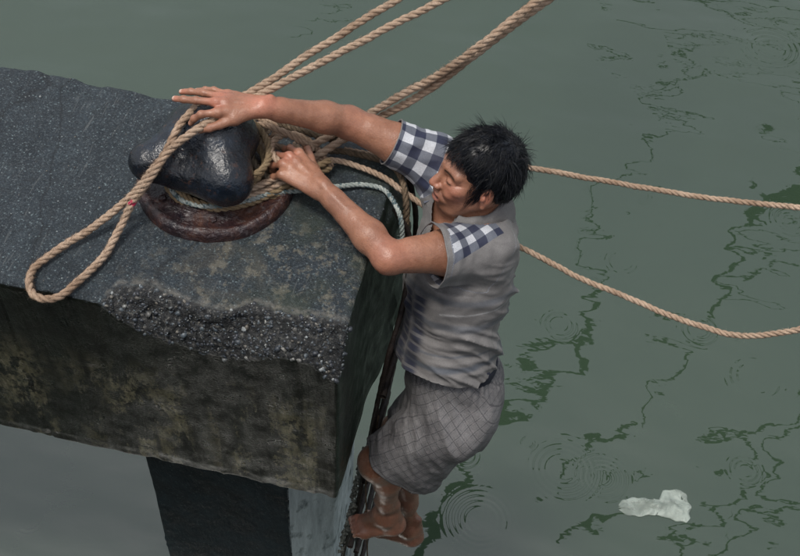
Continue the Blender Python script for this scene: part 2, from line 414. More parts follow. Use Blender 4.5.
bed = mesh_obj('seabed', [(-S_, -S_, -7), (S_, -S_, -7), (S_, S_, -7), (-S_, S_, -7)], [(0, 1, 2, 3)], m_plain('mud', (.05, .045, .03)), smooth=False)
tag(bed, 'muddy sea bed under the harbour water', kind='structure')

# ------------------------------------------------------------------ pier head
PD, PH = .803, .804
CH_X = np.array([-3, -.70, -.64, -.618, -.533, -.429, -.36, -.307, -.263, -.20, -.151, -.08, -.02, .1])
CH_A = np.array([.001, .001, .004, .050, .078, .057, .050, .054, .088, .080, .074, .080, .086, .088])
CH_B = np.array([.001, .001, .006, .030, .085, .112, .122, .124, .118, .085, .070, .078, .128, .140])
pier = empty('mooring_pier', (-.6, .4, WATER), 'thick dark concrete pier head with a broken front edge that carries the iron bollard', 'pier')
XL = -2.2
def block_d(P):
    x, y, z = P[..., 0], P[..., 1], P[..., 2]
    hx = .0+.006*vnoise(P*np.array([1, 1, .4]), 9, 3)
    c = np.array([(XL-.3)/2, PD/2, -PH/2]); hs = np.array([-(XL-.3)/2, PD/2, PH/2])
    r = .012
    q = np.abs(P-c)-hs+r
    d = np.sqrt((np.maximum(q, 0)**2).sum(-1))+np.minimum(q.max(-1), 0)-r
    back = np.clip(1-np.abs(y-PD)/.12, 0, 1)*np.clip(1-np.abs(z)/.12, 0, 1)
    d = d-.034*sstep(.36, .62, y)*sstep(-.02, -.09, z)*sstep(-.06, -.03, x)*(1+.5*vnoise(P, 15, 19))
    edge = np.clip(1-np.abs(y)/.05, 0, 1)*np.clip(1-np.abs(z+PH)/.06, 0, 1)
    d = d+.0040*fbm(P*np.array([1, 1, .3]), 9, 2)-.010*np.maximum(vnoise(P, 9, 44)-.55, 0)*(z < -.1)+(.15+.85*sstep(-.05, -.01, z))*(.0018*vnoise(P, 62, 5)+.0010*vnoise(P, 80, 8)+.004*np.maximum(vnoise(P, 34, 14)-.5, 0))
    d = d+back*(.009+.018*fbm(P, 9, 3, 9))+edge*(.004+.012*np.abs(vnoise(P, 24, 4)))
    # shrinkage joints of the formwork on the face
    for xj in (-.293, -.93): d = np.maximum(d, .004-np.sqrt((x-xj+.003*np.sin(z*30))**2+np.minimum(y, .02)**2)) if False else d+.004*np.exp(-((x-xj)/.004)**2)*(y < .03)
    a = np.interp(x, CH_X, CH_A)+.008*vnoise(P, 20, 6)*(x > -.66); bb = np.interp(x, CH_X, CH_B)+.009*vnoise(P, 17, 7)*(x > -.66)
    a = np.maximum(a, .001); bb = np.maximum(bb, .001)
    ch = (1-y/a+z/bb)*(a*bb/np.sqrt(a*a+bb*bb))      # >0 inside the chipped wedge
    ch = ch-.004-.014*fbm(P, 30, 3, 11)+.006*vnoise(P, 75, 15)+.003*vnoise(P, 150, 16)
    cr = 0.9-0*x
    d2 = -smin(-d, -ch, .006)
    return np.where((x > -.72) & (x < .05) & (a > .0015), d2, d)
Vb, Fb = nets([Fn(block_d, (-1.2, .4, -.4), 3)], .0062, lo=(XL-.02, -.05, -.86), hi=(.09, .87, .05), margin=.06)
kx = Vb[:, 0] > XL+.015
a_ = np.interp(Vb[:, 0], CH_X, CH_A); b_ = np.interp(Vb[:, 0], CH_X, CH_B)
wedge = (1-Vb[:, 1]/a_+Vb[:, 2]/b_)*(a_*b_/np.sqrt(a_*a_+b_*b_))
chip = ((wedge > -.006) & (Vb[:, 0] > -.66) & (a_ > .01)).astype(float)
lip = np.clip(1-np.abs(wedge+.014)/.012, 0, 1)*(Vb[:, 0] > -.64)*(Vb[:, 2] > -.02)
CONC = m_concrete()
blk = mesh_obj('deck_block', Vb, Fb, CONC, pier, attrs={'chip': ('FLOAT', chip), 'lip': ('FLOAT', lip)})
# the pier carries on out of the picture
def box_vf(x0, x1, y0, y1, z0, z1):
    V = [(x0, y0, z0), (x1, y0, z0), (x1, y1, z0), (x0, y1, z0), (x0, y0, z1), (x1, y0, z1), (x1, y1, z1), (x0, y1, z1)]
    return V, [(0, 3, 2, 1), (4, 5, 6, 7), (0, 1, 5, 4), (1, 2, 6, 5), (2, 3, 7, 6), (3, 0, 4, 7)]
v, f = box_vf(-9.0, XL-.012, .003, PD-.012, -PH+.003, -.003)
mesh_obj('deck_slab', v, f, CONC, pier, smooth=False)
# pillar
poly = np.array([(-.744, .20), (-.227, .20), (-.09, .335), (-.09, .66), (-.744, .66)])
def pillar_d(P):
    d = np.full(P.shape[:-1], -9.0); n = len(poly)
    for i in range(n):
        a, b2 = poly[i], poly[(i+1) % n]; e = b2-a; nn = np.array([e[1], -e[0]])/np.hypot(*e)
        d = np.maximum(d, (P[..., 0]-a[0])*nn[0]+(P[..., 1]-a[1])*nn[1])
    return d+.005*fbm(P*np.array([1, 1, .3]), 8, 2, 2)+.0006*vnoise(P, 40, 3)
Vp, Fp = nets([Fn(pillar_d, (-.4, .4, -1.4), 3)], .009, lo=(-.80, .14, -3.3), hi=(.03, .76, -.74), margin=.04)
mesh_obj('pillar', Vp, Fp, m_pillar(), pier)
# stones in the broken edge
def ico(sub=1):
    bm = bmesh.new(); bmesh.ops.create_icosphere(bm, subdivisions=sub, radius=1)
    V = np.array([v.co[:] for v in bm.verts]); F = np.array([[v.index for v in f.verts] for f in bm.faces]); bm.free(); return V, F
iV, iF = ico(1)
A3 = np.array((0, .7, -.7))
cand = np.argwhere(chip > 0)[:, 0]
NPB = 1700; pick = rng.choice(cand, NPB, replace=False)
PV, PF, PT = [], [], []
for n_, i in enumerate(pick):
    r = .0018+.0100*rng.random()**3.6
    s = r*np.array([1, .6+.5*rng.random(), .45+.4*rng.random()])
    Mx = np.array(Matrix.Rotation(rng.random()*6, 3, Vector(rng.normal(size=3))))
    v = (iV*(1+.24*rng.normal(size=(len(iV), 1)))*s)@Mx.T+Vb[i]+rng.normal(size=3)*.002+A3*r*.65
    PV.append(v); PF.append(iF+n_*len(iV)); PT += [rng.random()**1.5]*len(iV)
for n_ in range(420):                                  # grit standing proud of the worn top
    n2 = n_+NPB; i = rng.integers(len(Vb))
    while Vb[i, 2] < -.01: i = rng.integers(len(Vb))
    r = .0016+.0028*rng.random()**3
    v = iV*(1+.1*rng.normal(size=(len(iV), 1)))*r*np.array([1, 1, .6])+Vb[i]
    PV.append(v); PF.append(iF+n2*len(iV)); PT += [.2+.75*rng.random()]*len(iV)
pb = mesh_obj('aggregate_stones', np.concatenate(PV), np.concatenate(PF), m_pebble(), pier, smooth=False, attrs={'tone': ('FLOAT', PT)})
tag(pb, kind='stuff')

# ------------------------------------------------------------------ bollard
BX, BY = -.481, .484
boll = empty('mooring_bollard', (BX, BY, 0), 'black iron mooring bollard with a rounded lobed head on a maroon round plate', 'bollard')
# base plate: lathe with a raised rim
prof = [(0, .028), (.10, .028), (.13, .030), (.165, .026), (.188, .024), (.196, .032), (.207, .036), (.216, .031), (.222, .016), (.224, -.006)]
seg = 96; V = []; F = []
for j, (r, z) in enumerate(prof):
    for i in range(seg):
        a = 2*math.pi*i/seg; rr = max(r, .001)
        V.append((BX+rr*math.cos(a), BY+rr*math.sin(a), z+.0015*math.sin(a*7+j)))
for j in range(len(prof)-1):
    for i in range(seg):
        i2 = (i+1) % seg; F.append((j*seg+i, (j+1)*seg+i, (j+1)*seg+i2, j*seg+i2))
plate = mesh_obj('base_plate', V, F, m_rustbase(), boll)
IRON = m_iron()
for k in range(6):                                    # flush anchor bolts in the plate
    a = math.radians(-75+k*60); cx, cy = BX+.165*math.cos(a), BY+.165*math.sin(a)
    V = []; F = []
    for j, (r, z) in enumerate([(.012, .024), (.012, .033), (.009, .036), (.0005, .036)]):
        for i in range(6):
            b2 = a+math.pi/3*i; V.append((cx+r*math.cos(b2), cy+r*math.sin(b2), z))
    for j in range(3):
        for i in range(6): F.append((j*6+i, j*6+(i+1) % 6, (j+1)*6+(i+1) % 6, (j+1)*6+i))
    mesh_obj('anchor_bolt', V, F, plate.data.materials[0], plate, smooth=False)
bp = [Cone((BX, BY, -.0), (BX, BY, .05), .115, .095, .03), Cone((BX, BY, .05), (BX, BY, .13), .085, .08, .03),
      Cone((-.490, .490, .170), (-.635, .400, .128), .080, .056, .05),          # left lobe
      Cone((-.470, .500, .178), (-.412, .392, .132), .080, .066, .05),          # right front lobe
      Cone((-.420, .392, .122), (-.545, .395, .118), .056, .048, .06),          # broad front flank
      Cone((-.470, .520, .190), (-.425, .535, .150), .068, .056, .05),
      Cone((-.475, .530, .195), (-.560, .520, .165), .058, .058, .06),
      Ell((-.535, .350, .225), (.045, .050, .040), None, .05, 's')]
Vh, Fh = nets(bp, .005, disp=lambda P, d: d+.0014*fbm(P, 26, 3)+.0006*vnoise(P, 90), smooth=1)
mesh_obj('bollard_head', Vh, Fh, IRON, boll)

# ------------------------------------------------------------------ ropes
def catmull(pts, step):
    P = np.array(pts, float); P = np.vstack([2*P[0]-P[1], P, 2*P[-1]-P[-2]]); out = []
    for i in range(1, len(P)-2):
        p0, p1, p2, p3 = P[i-1:i+3]; n = max(2, int(np.linalg.norm(p2-p1)/step))
        t0 = 0; t1 = np.linalg.norm(p1-p0)**.5+t0; t2 = np.linalg.norm(p2-p1)**.5+t1; t3 = np.linalg.norm(p3-p2)**.5+t2
        t = np.linspace(t1, t2, n, endpoint=False)[:, None]
        A1 = (t1-t)/(t1-t0)*p0+(t-t0)/(t1-t0)*p1; A2 = (t2-t)/(t2-t1)*p1+(t-t1)/(t2-t1)*p2; A3 = (t3-t)/(t3-t2)*p2+(t-t2)/(t3-t2)*p3
        B1 = (t2-t)/(t2-t0)*A1+(t-t0)/(t2-t0)*A2; B2 = (t3-t)/(t3-t1)*A2+(t-t1)/(t3-t1)*A3
        out.append((t2-t)/(t2-t1)*B1+(t-t1)/(t2-t1)*B2)
    out.append(P[-2][None]); Q = np.concatenate(out)
    L = np.concatenate([[0], np.cumsum(np.linalg.norm(np.diff(Q, axis=0), axis=1))])
    s = np.arange(0, L[-1], step); return np.stack([np.interp(s, L, Q[:, k]) for k in range(3)], 1)
def frames(Q):
    T = np.gradient(Q, axis=0); T /= np.linalg.norm(T, axis=1)[:, None]+1e-12
    n = np.cross(T[0], (0, 0, 1.0)); n = n if np.linalg.norm(n) > .1 else np.cross(T[0], (1.0, 0, 0)); n /= np.linalg.norm(n)
    Nn = []
    for t in T:
        n = n-t*(n@t); n /= np.linalg.norm(n); Nn.append(n)
    Nn = np.array(Nn); return T, Nn, np.cross(T, Nn)
def tube_mesh(C, Rr, sides, T=None, Nn=None, Bn=None, flat=1.0):
    if T is None: T, Nn, Bn = frames(C)
    a = np.arange(sides)*2*math.pi/sides; n = len(C)
    Rr = np.broadcast_to(np.asarray(Rr, float), (n,))
    V = C[:, None]+Rr[:, None, None]*(np.cos(a)[None, :, None]*Nn[:, None]+flat*np.sin(a)[None, :, None]*Bn[:, None])
    i = np.arange(n-1)[:, None]*sides; j = np.arange(sides)[None]; j2 = (j+1) % sides
    F = np.stack([i+j, i+j2, i+sides+j2, i+sides+j], -1).reshape(-1, 4)
    return V.reshape(-1, 3), F
def laid_rope(name, pts, R, m, label, lay=None, strands=3, fuzz=2600, mark=None, group=None, parent=None, seed=1, step=None, cat='rope'):
    r_ = np.random.default_rng(seed); lay = lay or R*6.2
    Q = catmull(pts, step or R*.42); Q = Q+(.0016*np.stack([vnoise(Q, 24, s+seed) for s in range(3)], 1)+.003*np.stack([vnoise(Q, 7, s+seed) for s in range(3)], 1))
    T, Nn, Bn = frames(Q); s = np.arange(len(Q))*(step or R*.42)
    Vs, Fs, mk = [], [], []; off = 0
    for k in range(strands):
        ph = 2*math.pi*(k/strands)+s/lay*2*math.pi
        rr = R*(.52 if strands == 3 else .6)*(1+.13*vnoise(Q+k, 45, seed)+.06*vnoise(Q+k, 150, seed))
        C = Q+R*.50*(np.cos(ph)[:, None]*Nn+np.sin(ph)[:, None]*Bn)
        v, f = tube_mesh(C, rr, 7); Vs.append(v); Fs.append(f+off); off += len(v)
        if mark: mk.append(np.repeat(np.exp(-(((Q-np.array(mark[0]))**2).sum(1))/mark[1]**2) > .5, 7))
        else: mk.append(np.zeros(len(v)))
    L = s[-1]; nf = int(L*fuzz)
    if nf:
        i = r_.integers(0, len(Q), nf); a = r_.random(nf)*6.283; ln = .003+.009*r_.random(nf)**2*1.2
        d = np.cos(a)[:, None]*Nn[i]+np.sin(a)[:, None]*Bn[i]
        p = Q[i]+d*R*.9; tip = p+d*ln[:, None]*.75+T[i]*(r_.normal(size=nf)*ln*.9)[:, None]+r_.normal(size=(nf, 3))*.0012
        wv = np.cross(d, T[i])*.0007
        v = np.stack([p-wv, p+wv, tip, tip], 1); v[:, 3] += wv*.4
        Vs.append(v.reshape(-1, 3)); Fs.append((np.arange(nf)*4)[:, None]+np.array([0, 1, 2, 3])+off); mk.append(np.zeros(nf*4))
    o = mesh_obj(name, np.concatenate(Vs), np.concatenate(Fs), m, parent, origin=None if parent else tuple(Q[0]), attrs={'mark': ('FLOAT', np.concatenate(mk))})
    if not parent: tag(o, label, cat, group)
    return o
ROPE = m_rope('coir_rope', (.38, .272, .192), (.60, .46, .345), (.24, .15, .095))
ROPE_D = m_rope('old_dark_rope', (.12, .085, .055), (.26, .19, .125), (.04, .03, .02))
ROPE_O = m_rope('ochre_rope', (.22, .155, .085), (.38, .28, .17), (.08, .055, .03))
ROPE_W = m_rope('green_white_rope', (.34, .37, .35), (.50, .52, .48), (.13, .17, .16), patches=((.09, .13, .14), 60, .52))

# unseen ship side behind the camera, added to block sky light from the front
hull = empty('sky_block_hull', (0, -2.6, WATER), 'unseen dark ship side added behind the camera to block sky light', 'ship')
HV = []; HF_ = []; n_ = 60
for i in range(n_+1):
    x = -14+30*i/n_; yb = -2.3-.0045*(x-1)**2
    for j, (dy, z) in enumerate(((.45, WATER-1.2), (.25, WATER+.4), (.08, -.6), (0, .9), (0, 1.25), (.12, 1.25), (6, 1.2))): HV.append((x, yb-dy, z))
for i in range(n_):
    for j in range(6): HF_.append((i*7+j, i*7+j+1, i*7+j+8, i*7+j+7))
mesh_obj('sky_block_plating', HV, HF_, m_plain('sky_block_paint', (.022, .028, .034), .5, .5, (.016, .020, .026), 3), hull)

def lift(P, dz): return [(x, y, z+dz) for x, y, z in P]
bight = [(0.227, 1.065, 0.620), (-0.057, 0.819, 0.480), (-0.231, 0.696, 0.380), (-0.399, 0.563, 0.285), (-0.466, 0.531, 0.268), (-0.522, 0.506, 0.262), (-0.549, 0.440, 0.250), (-0.568, 0.367, 0.215), (-0.612, 0.333, 0.150), (-0.654, 0.304, 0.090), (-0.734, 0.218, 0.035), (-0.811, 0.122, 0.018), (-0.842, 0.055, 0.016), (-0.829, 0.000, 0.020), (-0.793, -0.033, 0.018), (-0.748, -0.024, 0.016), (-0.710, 0.046, 0.018), (-0.676, 0.148, 0.020), (-0.660, 0.243, 0.045), (-0.638, 0.280, 0.100), (-0.592, 0.302, 0.175), (-0.554, 0.353, 0.232), (-0.505, 0.398, 0.268), (-0.456, 0.459, 0.278), (-0.416, 0.509, 0.282), (-0.371, 0.562, 0.285), (-0.168, 0.664, 0.400), (0.067, 0.800, 0.520), (0.388, 0.983, 0.680)]
r3a = [(0.630, 1.098, 0.720), (0.322, 0.872, 0.520), (0.188, 0.771, 0.420), (0.089, 0.771, 0.300), (-0.018, 0.770, 0.190), (-0.127, 0.746, 0.100), (-0.211, 0.671, 0.070), (-0.295, 0.594, 0.050), (-0.354, 0.513, 0.050)]
r3b = [(0.636, 1.070, 0.700), (0.326, 0.892, 0.490), (0.198, 0.798, 0.390), (0.104, 0.777, 0.280), (0.010, 0.779, 0.170), (-0.085, 0.760, 0.090), (-0.157, 0.690, 0.065), (-0.237, 0.598, 0.045), (-0.328, 0.502, 0.035)]
c1 = [(-0.570, 0.402, 0.060), (-0.533, 0.375, 0.045), (-0.472, 0.362, 0.040), (-0.392, 0.380, 0.035), (-0.330, 0.431, 0.035), (-0.277, 0.477, 0.050), (-0.234, 0.535, 0.060), (-0.179, 0.603, 0.055)]
c2 = [(-0.582, 0.416, 0.070), (-0.524, 0.392, 0.055), (-0.458, 0.383, 0.050), (-0.383, 0.399, 0.050), (-0.326, 0.449, 0.050), (-0.272, 0.495, 0.070), (-0.227, 0.565, 0.080)]
c3 = [(-0.557, 0.410, 0.075), (-0.494, 0.393, 0.070), (-0.423, 0.396, 0.070), (-0.361, 0.424, 0.070), (-0.310, 0.468, 0.075), (-0.265, 0.512, 0.090)]
c0 = [(-0.591, 0.399, 0.045), (-0.548, 0.370, 0.030), (-0.474, 0.364, 0.020), (-0.387, 0.389, 0.018), (-0.322, 0.441, 0.018), (-0.264, 0.484, 0.030), (-0.216, 0.543, 0.040), (-0.177, 0.596, 0.030)]
w = [(-0.604, 0.422, 0.050), (-0.539, 0.365, 0.042), (-0.444, 0.363, 0.042), (-0.362, 0.405, 0.045), (-0.312, 0.448, 0.042), (-0.237, 0.491, 0.030), (-0.148, 0.538, 0.018), (-0.077, 0.569, 0.014), (-0.015, 0.567, 0.012), (0.026, 0.528, 0.010), (0.053, 0.486, 0.000), (0.067, 0.459, -0.060)]
r8 = [(-0.288, 0.589, 0.040), (-0.227, 0.649, 0.030), (-0.153, 0.677, 0.022), (-0.073, 0.678, 0.018), (-0.017, 0.667, 0.014), (0.025, 0.627, 0.012), (0.049, 0.572, 0.000), (0.060, 0.546, -0.050), (0.060, 0.546, -0.160)]
r4 = [(-0.157, 0.692, 0.015), (-0.068, 0.695, 0.015), (0.014, 0.690, 0.020), (0.099, 0.670, 0.050), (0.239, 0.709, 0.040), (0.360, 0.773, 0.000), (0.621, 0.829, -0.050), (0.890, 0.846, -0.060), (1.165, 0.817, 0.000), (1.408, 0.772, 0.100)]
r5 = [(-0.262, 0.582, 0.030), (-0.198, 0.618, 0.035), (-0.111, 0.627, 0.025), (-0.019, 0.609, 0.018), (0.036, 0.592, 0.000), (0.123, 0.582, -0.050), (0.244, 0.588, -0.100), (0.382, 0.583, -0.130), (0.569, 0.536, -0.160), (0.763, 0.492, -0.170), (0.932, 0.439, -0.150), (1.037, 0.408, -0.120), (1.172, 0.395, -0.030), (1.368, 0.404, 0.150)]
edge_n = [(-0.454, 0.726, 0.030), (-0.399, 0.612, 0.090), (-0.375, 0.587, 0.060), (-0.348, 0.553, 0.040), (-0.319, 0.492, 0.040)]
tangle = [(-0.439, 0.688, 0.100), (-0.389, 0.645, 0.120), (-0.350, 0.648, 0.100), (-0.360, 0.620, 0.080), (-0.403, 0.606, 0.090), (-0.394, 0.623, 0.120), (-0.326, 0.609, 0.130), (-0.267, 0.605, 0.110), (-0.234, 0.612, 0.080), (-0.280, 0.604, 0.060), (-0.338, 0.603, 0.070), (-0.375, 0.587, 0.060)]
loopr = [(-0.440, 0.706, 0.060), (-0.434, 0.645, 0.050), (-0.405, 0.568, 0.050), (-0.354, 0.513, 0.050), (-0.318, 0.490, 0.050), (-0.342, 0.555, 0.060), (-0.380, 0.606, 0.080), (-0.370, 0.638, 0.100)]
laid_rope('mooring_rope', bight, .0110, ROPE, 'long tan rope doubled into a loop that hangs over the bollard head and pier top', mark=((-.64, .285, .09), .013), seed=2)
laid_rope('mooring_rope', r3a+[(-.40, .44, .055), (-.47, .41, .055)], .0118, ROPE, 'upper of two tan ropes running side by side to the top edge', group='paired ropes running up to the ship', seed=3)
laid_rope('mooring_rope', r3b+[(-.39, .42, .035), (-.46, .40, .03)], .0118, ROPE, 'lower of two tan ropes running side by side to the top edge', group='paired ropes running up to the ship', seed=4)
laid_rope('mooring_rope', r4+[(3.4, .5, .9)], .0090, ROPE, 'single tan rope running out to the right behind the head of the man', seed=5, fuzz=900)
laid_rope('mooring_rope', r5+[(3.4, .6, 1.0)], .0090, ROPE, 'sagging tan rope curving out to the right from behind the back of the man', seed=6, fuzz=900)
G_ = 'rope turns wrapped round the bollard neck'
for k, (P, c, l) in enumerate([(c0, ROPE_O, 'lowest ochre rope turn in front of the bollard neck, lying on the plate'), (c1, ROPE_O, 'second ochre rope turn up from the plate in front of the bollard neck'),
                               (c2, ROPE, 'tan rope turn round the bollard neck running under the lower hand'), (c3, ROPE, 'uppermost tan rope turn tight under the bollard head')]):
    tail = [(-.62, .50, .05+.015*k), (-.60, .58, .05+.015*k)][::-1]
    laid_rope('rope_turn', tail+P, .0105, c, l, group=G_, seed=10+k, fuzz=250, cat='rope')
laid_rope('braided_rope', [(-.63, .50, .05)]+w+[(.05, .50, -.12)], .0078, ROPE_W, 'thin green and white rope curving across the pier top and over its edge', lay=.04, seed=20, fuzz=60)
laid_rope('dark_rope', r8+[(.055, .56, -.2)], .0095, ROPE_D, 'dark brown old rope bending over the far corner of the pier beside the man', seed=21)
laid_rope('rope_knot', tangle, .0100, ROPE, 'tan rope knotted in a tangle right of the bollard under the outstretched arm', seed=22)
laid_rope('rope_loop', loopr, .0110, m_rope('pale_rope', (.42, .34, .25), (.58, .49, .38), (.25, .18, .12)), 'pale rope loop standing up between the bollard head and the lower hand', seed=23)
laid_rope('rope_end', [(-.455, .76, .03), (-.40, .72, .05), (-.33, .70, .06), (-.27, .67, .08), (-.21, .69, .05), (-.17, .73, .03), (-.23, .76, .03), (-.33, .76, .04), (-.36, .71, .09)], .0100, ROPE_D, 'old brown rope heaped behind the knot near the far pier edge', seed=24)

hx = [(-.462+(.128+.010*math.sin(t*.7))*math.cos(t), .492+(.122+.012*math.cos(t*.45))*math.sin(t), .040+.0105*t/1.5+.006*math.sin(t*2.3)) for t in np.arange(-1.9, 2*math.pi*2.6, .32)]
laid_rope('coiled_rope', hx, .0105, ROPE_O, 'ochre rope coiled round the bollard neck, its turns piled on the right side', seed=25, fuzz=500)
laid_rope('coiled_rope', [(-.30, .66, .03), (-.25, .61, .05), (-.24, .55, .07), (-.27, .50, .10), (-.32, .52, .12), (-.34, .58, .11), (-.31, .64, .09), (-.26, .66, .06), (-.21, .63, .04), (-.17, .60, .03)], .0100, ROPE, 'loose tan rope bight lying under the palm of the lower hand', seed=26, fuzz=900)

# ------------------------------------------------------------------ the man
A = lambda *v: np.array(v, float)
def unit(v): v = np.asarray(v, float); return v/np.linalg.norm(v)
def lerp(a, b, t): return np.asarray(a, float)*(1-t)+np.asarray(b, float)*t
J = dict(pelvis=A(.285, .335, -.60), waist=A(.262, .375, -.46), chest=A(.248, .485, -.20), upchest=A(.245, .535, -.08), neckb=A(.250, .568, -.005),
         shL=A(.300, .450, -.02), elL=A(.060, .300, .045), wrL=A(-.170, .458, .100),
         shR=A(.110, .670, .060), elR=A(-.140, .655, .165), wrR=A(-.345, .530, .285),
         hipL=A(.285, .250, -.62), hipR=A(.30, .42, -.60), knL=A(.085, .215, -.895), anL=A(.128, .212, -1.235),
         knR=A(.12, .36, -.93), anR=A(.203, .285, -1.43))
man = empty('person', tuple(np.round(J['pelvis'], 3)), 'barefoot man in grey checked shirt and shorts clinging to the pier side', 'person')
SPINE = unit(J['neckb']-J['waist'])
LV = unit(A(.60, -.80, 0)); LV = unit(LV-SPINE*(LV@SPINE)); FV = np.cross(LV, SPINE); FV = FV if FV[0] < 0 else -FV
MC = np.stack([LV, FV, SPINE])
# head frame: forward, left, up
HF = unit(A(-1, -.4, .20)); HU = A(0, .15, 1); HU = unit(HU-HF*(HU@HF)); HL = np.cross(HU, HF)
HS = 1.09; HC = A(.245, .568, .140); MH = np.stack([HF, HL, HU])
def H(f, l, u): return HC+HS*(HF*f+HL*l+HU*u)
def HE(f, l, u, rf, rl, ru, k=.012, op='u'): return Ell(H(f, l, u), A(rf, rl, ru)*HS, MH, k, op)
def HCn(a, b, ra, rb, k=.01, op='u'): return Cone(H(*a), H(*b), ra*HS, rb*HS, k, op)
head = [HE(-.010, 0, .035, .094, .077, .088, .02), HE(.030, 0, -.030, .066, .060, .078, .03), HE(.060, 0, -.090, .024, .026, .018, .025)]
for s in (-1, 1):
    head += [HCn((-.012, s*.056, -.035), (.050, s*.024, -.088), .018, .016, .025), HE(.060, s*.040, -.014, .024, .026, .020, .02),
             HCn((.080, s*.010, .026), (.070, s*.045, .024), .013, .012, .014)]
head += [HCn((.088, -.010, .036), (.088, .010, .036), .0018, .0018, .005, 's'), HCn((.086, -.012, .052), (.086, .012, .052), .0015, .0015, .005, 's'), HCn((.084, 0, .030), (.084, 0, .010), .013, .010, .014), HE(.080, 0, -.058, .020, .030, .018, .016)]
for s in (-1, 1): head += [HE(.094, s*.032, .004, .013, .017, .009, .010, 's'), HE(.075, s*.032, .003, .0145, .0150, .0115, .004)]
head += [HCn((.090, 0, .012), (.110, 0, -.026), .0075, .0115, .008)]
for s in (-1, 1): head += [HE(.100, s*.0125, -.030, .0105, .0080, .0080, .005), HE(.103, s*.0075, -.039, .006, .0035, .004, .003, 's')]
head += [HE(.094, 0, -.0545, .0095, .023, .0060, .004), HE(.091, 0, -.0715, .0115, .021, .0065, .004), HE(.104, 0, -.0613, .018, .023, .0055, .003, 's')]
for s in (-1, 1):   # eye slits, nearly shut; creases beside the nose
    head += [HE(.090, s*.033, .0005, .006, .0125, .0011, .0015, 's'), HCn((.092, s*.020, -.036), (.080, s*.034, -.058), .0020, .0016, .006, 's')]
    ES = .84; eM = np.stack([unit(HF+.25*HU), unit(HL*s+HF*.25), HU])
    head += [Ell(H(-.006, s*.079, -.008), A(.018, .0070, .029)*HS, MH, .004), Ell(H(-.002, s*.086, -.006), A(.010, .0050, .018)*HS, MH, .003, 's'),
             Ell(H(.004, s*.083, -.010), A(.006, .006, .009)*HS, MH, .003), Ell(H(-.002, s*.079, -.038), A(.007, .006, .008)*HS, MH, .004)]
    head += [HCn((.070, s*.052, .004), (.052, s*.060, .006), .0012, .0008, .004, 's'), HCn((.070, s*.051, -.003), (.054, s*.060, -.008), .0012, .0008, .004, 's'), HCn((.086, s*.022, -.009), (.074, s*.040, -.014), .0016, .0010, .006, 's')]
    head += [HE(.070, s*.036, -.034, .020, .016, .014, .012)]
neck = [Cone(H(-.030, 0, -.045), J['neckb'], .060, .066, .03), HCn((.03, 0, -.085), (-.01, 0, -.13), .030, .036, .03)]
body = [Ell(J['chest'], A(.160, .108, .205), MC, .03), Ell(lerp(J['waist'], J['pelvis'], -.2), A(.140, .098, .17), MC, .05),
        Ell(J['pelvis'], A(.155, .112, .125), MC, .05),
        Cone(J['neckb'], lerp(J['neckb'], J['shL'], .9), .050, .046, .04), Cone(J['neckb'], lerp(J['neckb'], J['shR'], .9), .050, .046, .04),
        Cone(J['upchest'], J['shR'], .085, .055, .05), Cone(J['upchest'], J['shL'], .085, .055, .05)]
def arm(sh, el, wr, out, r=(.056, .054, .043, .043, .046, .029)):
    up = lerp(sh, el, .38); b = unit(np.cross(el-sh, wr-el))
    fo = lerp(el, wr, .28)+out*.004
    return [Cone(sh, up, r[0], r[1], .03), Cone(up, el, r[1], r[2], .03), Cone(el, fo, r[3], r[4], .025), Cone(fo, lerp(el, wr, .8), r[4], r[5]+.003, .02),
            Cone(lerp(el, wr, .8), wr, r[5]+.002, r[5], .015), Ell(el-out*.006, A(.028, .028, .028), None, .03),
            Cone(lerp(sh, el, .45)+out*.014, lerp(sh, el, .75)+out*.012, .034, .030, .03)]
armL = arm(J['shL'], J['elL'], J['wrL'], A(-.2, .5, .8), (.062, .059, .041, .038, .044, .0280))
armR = arm(J['shR'], J['elR'], J['wrR'], A(0, -.2, .95), (.058, .057, .043, .041, .043, .0290))
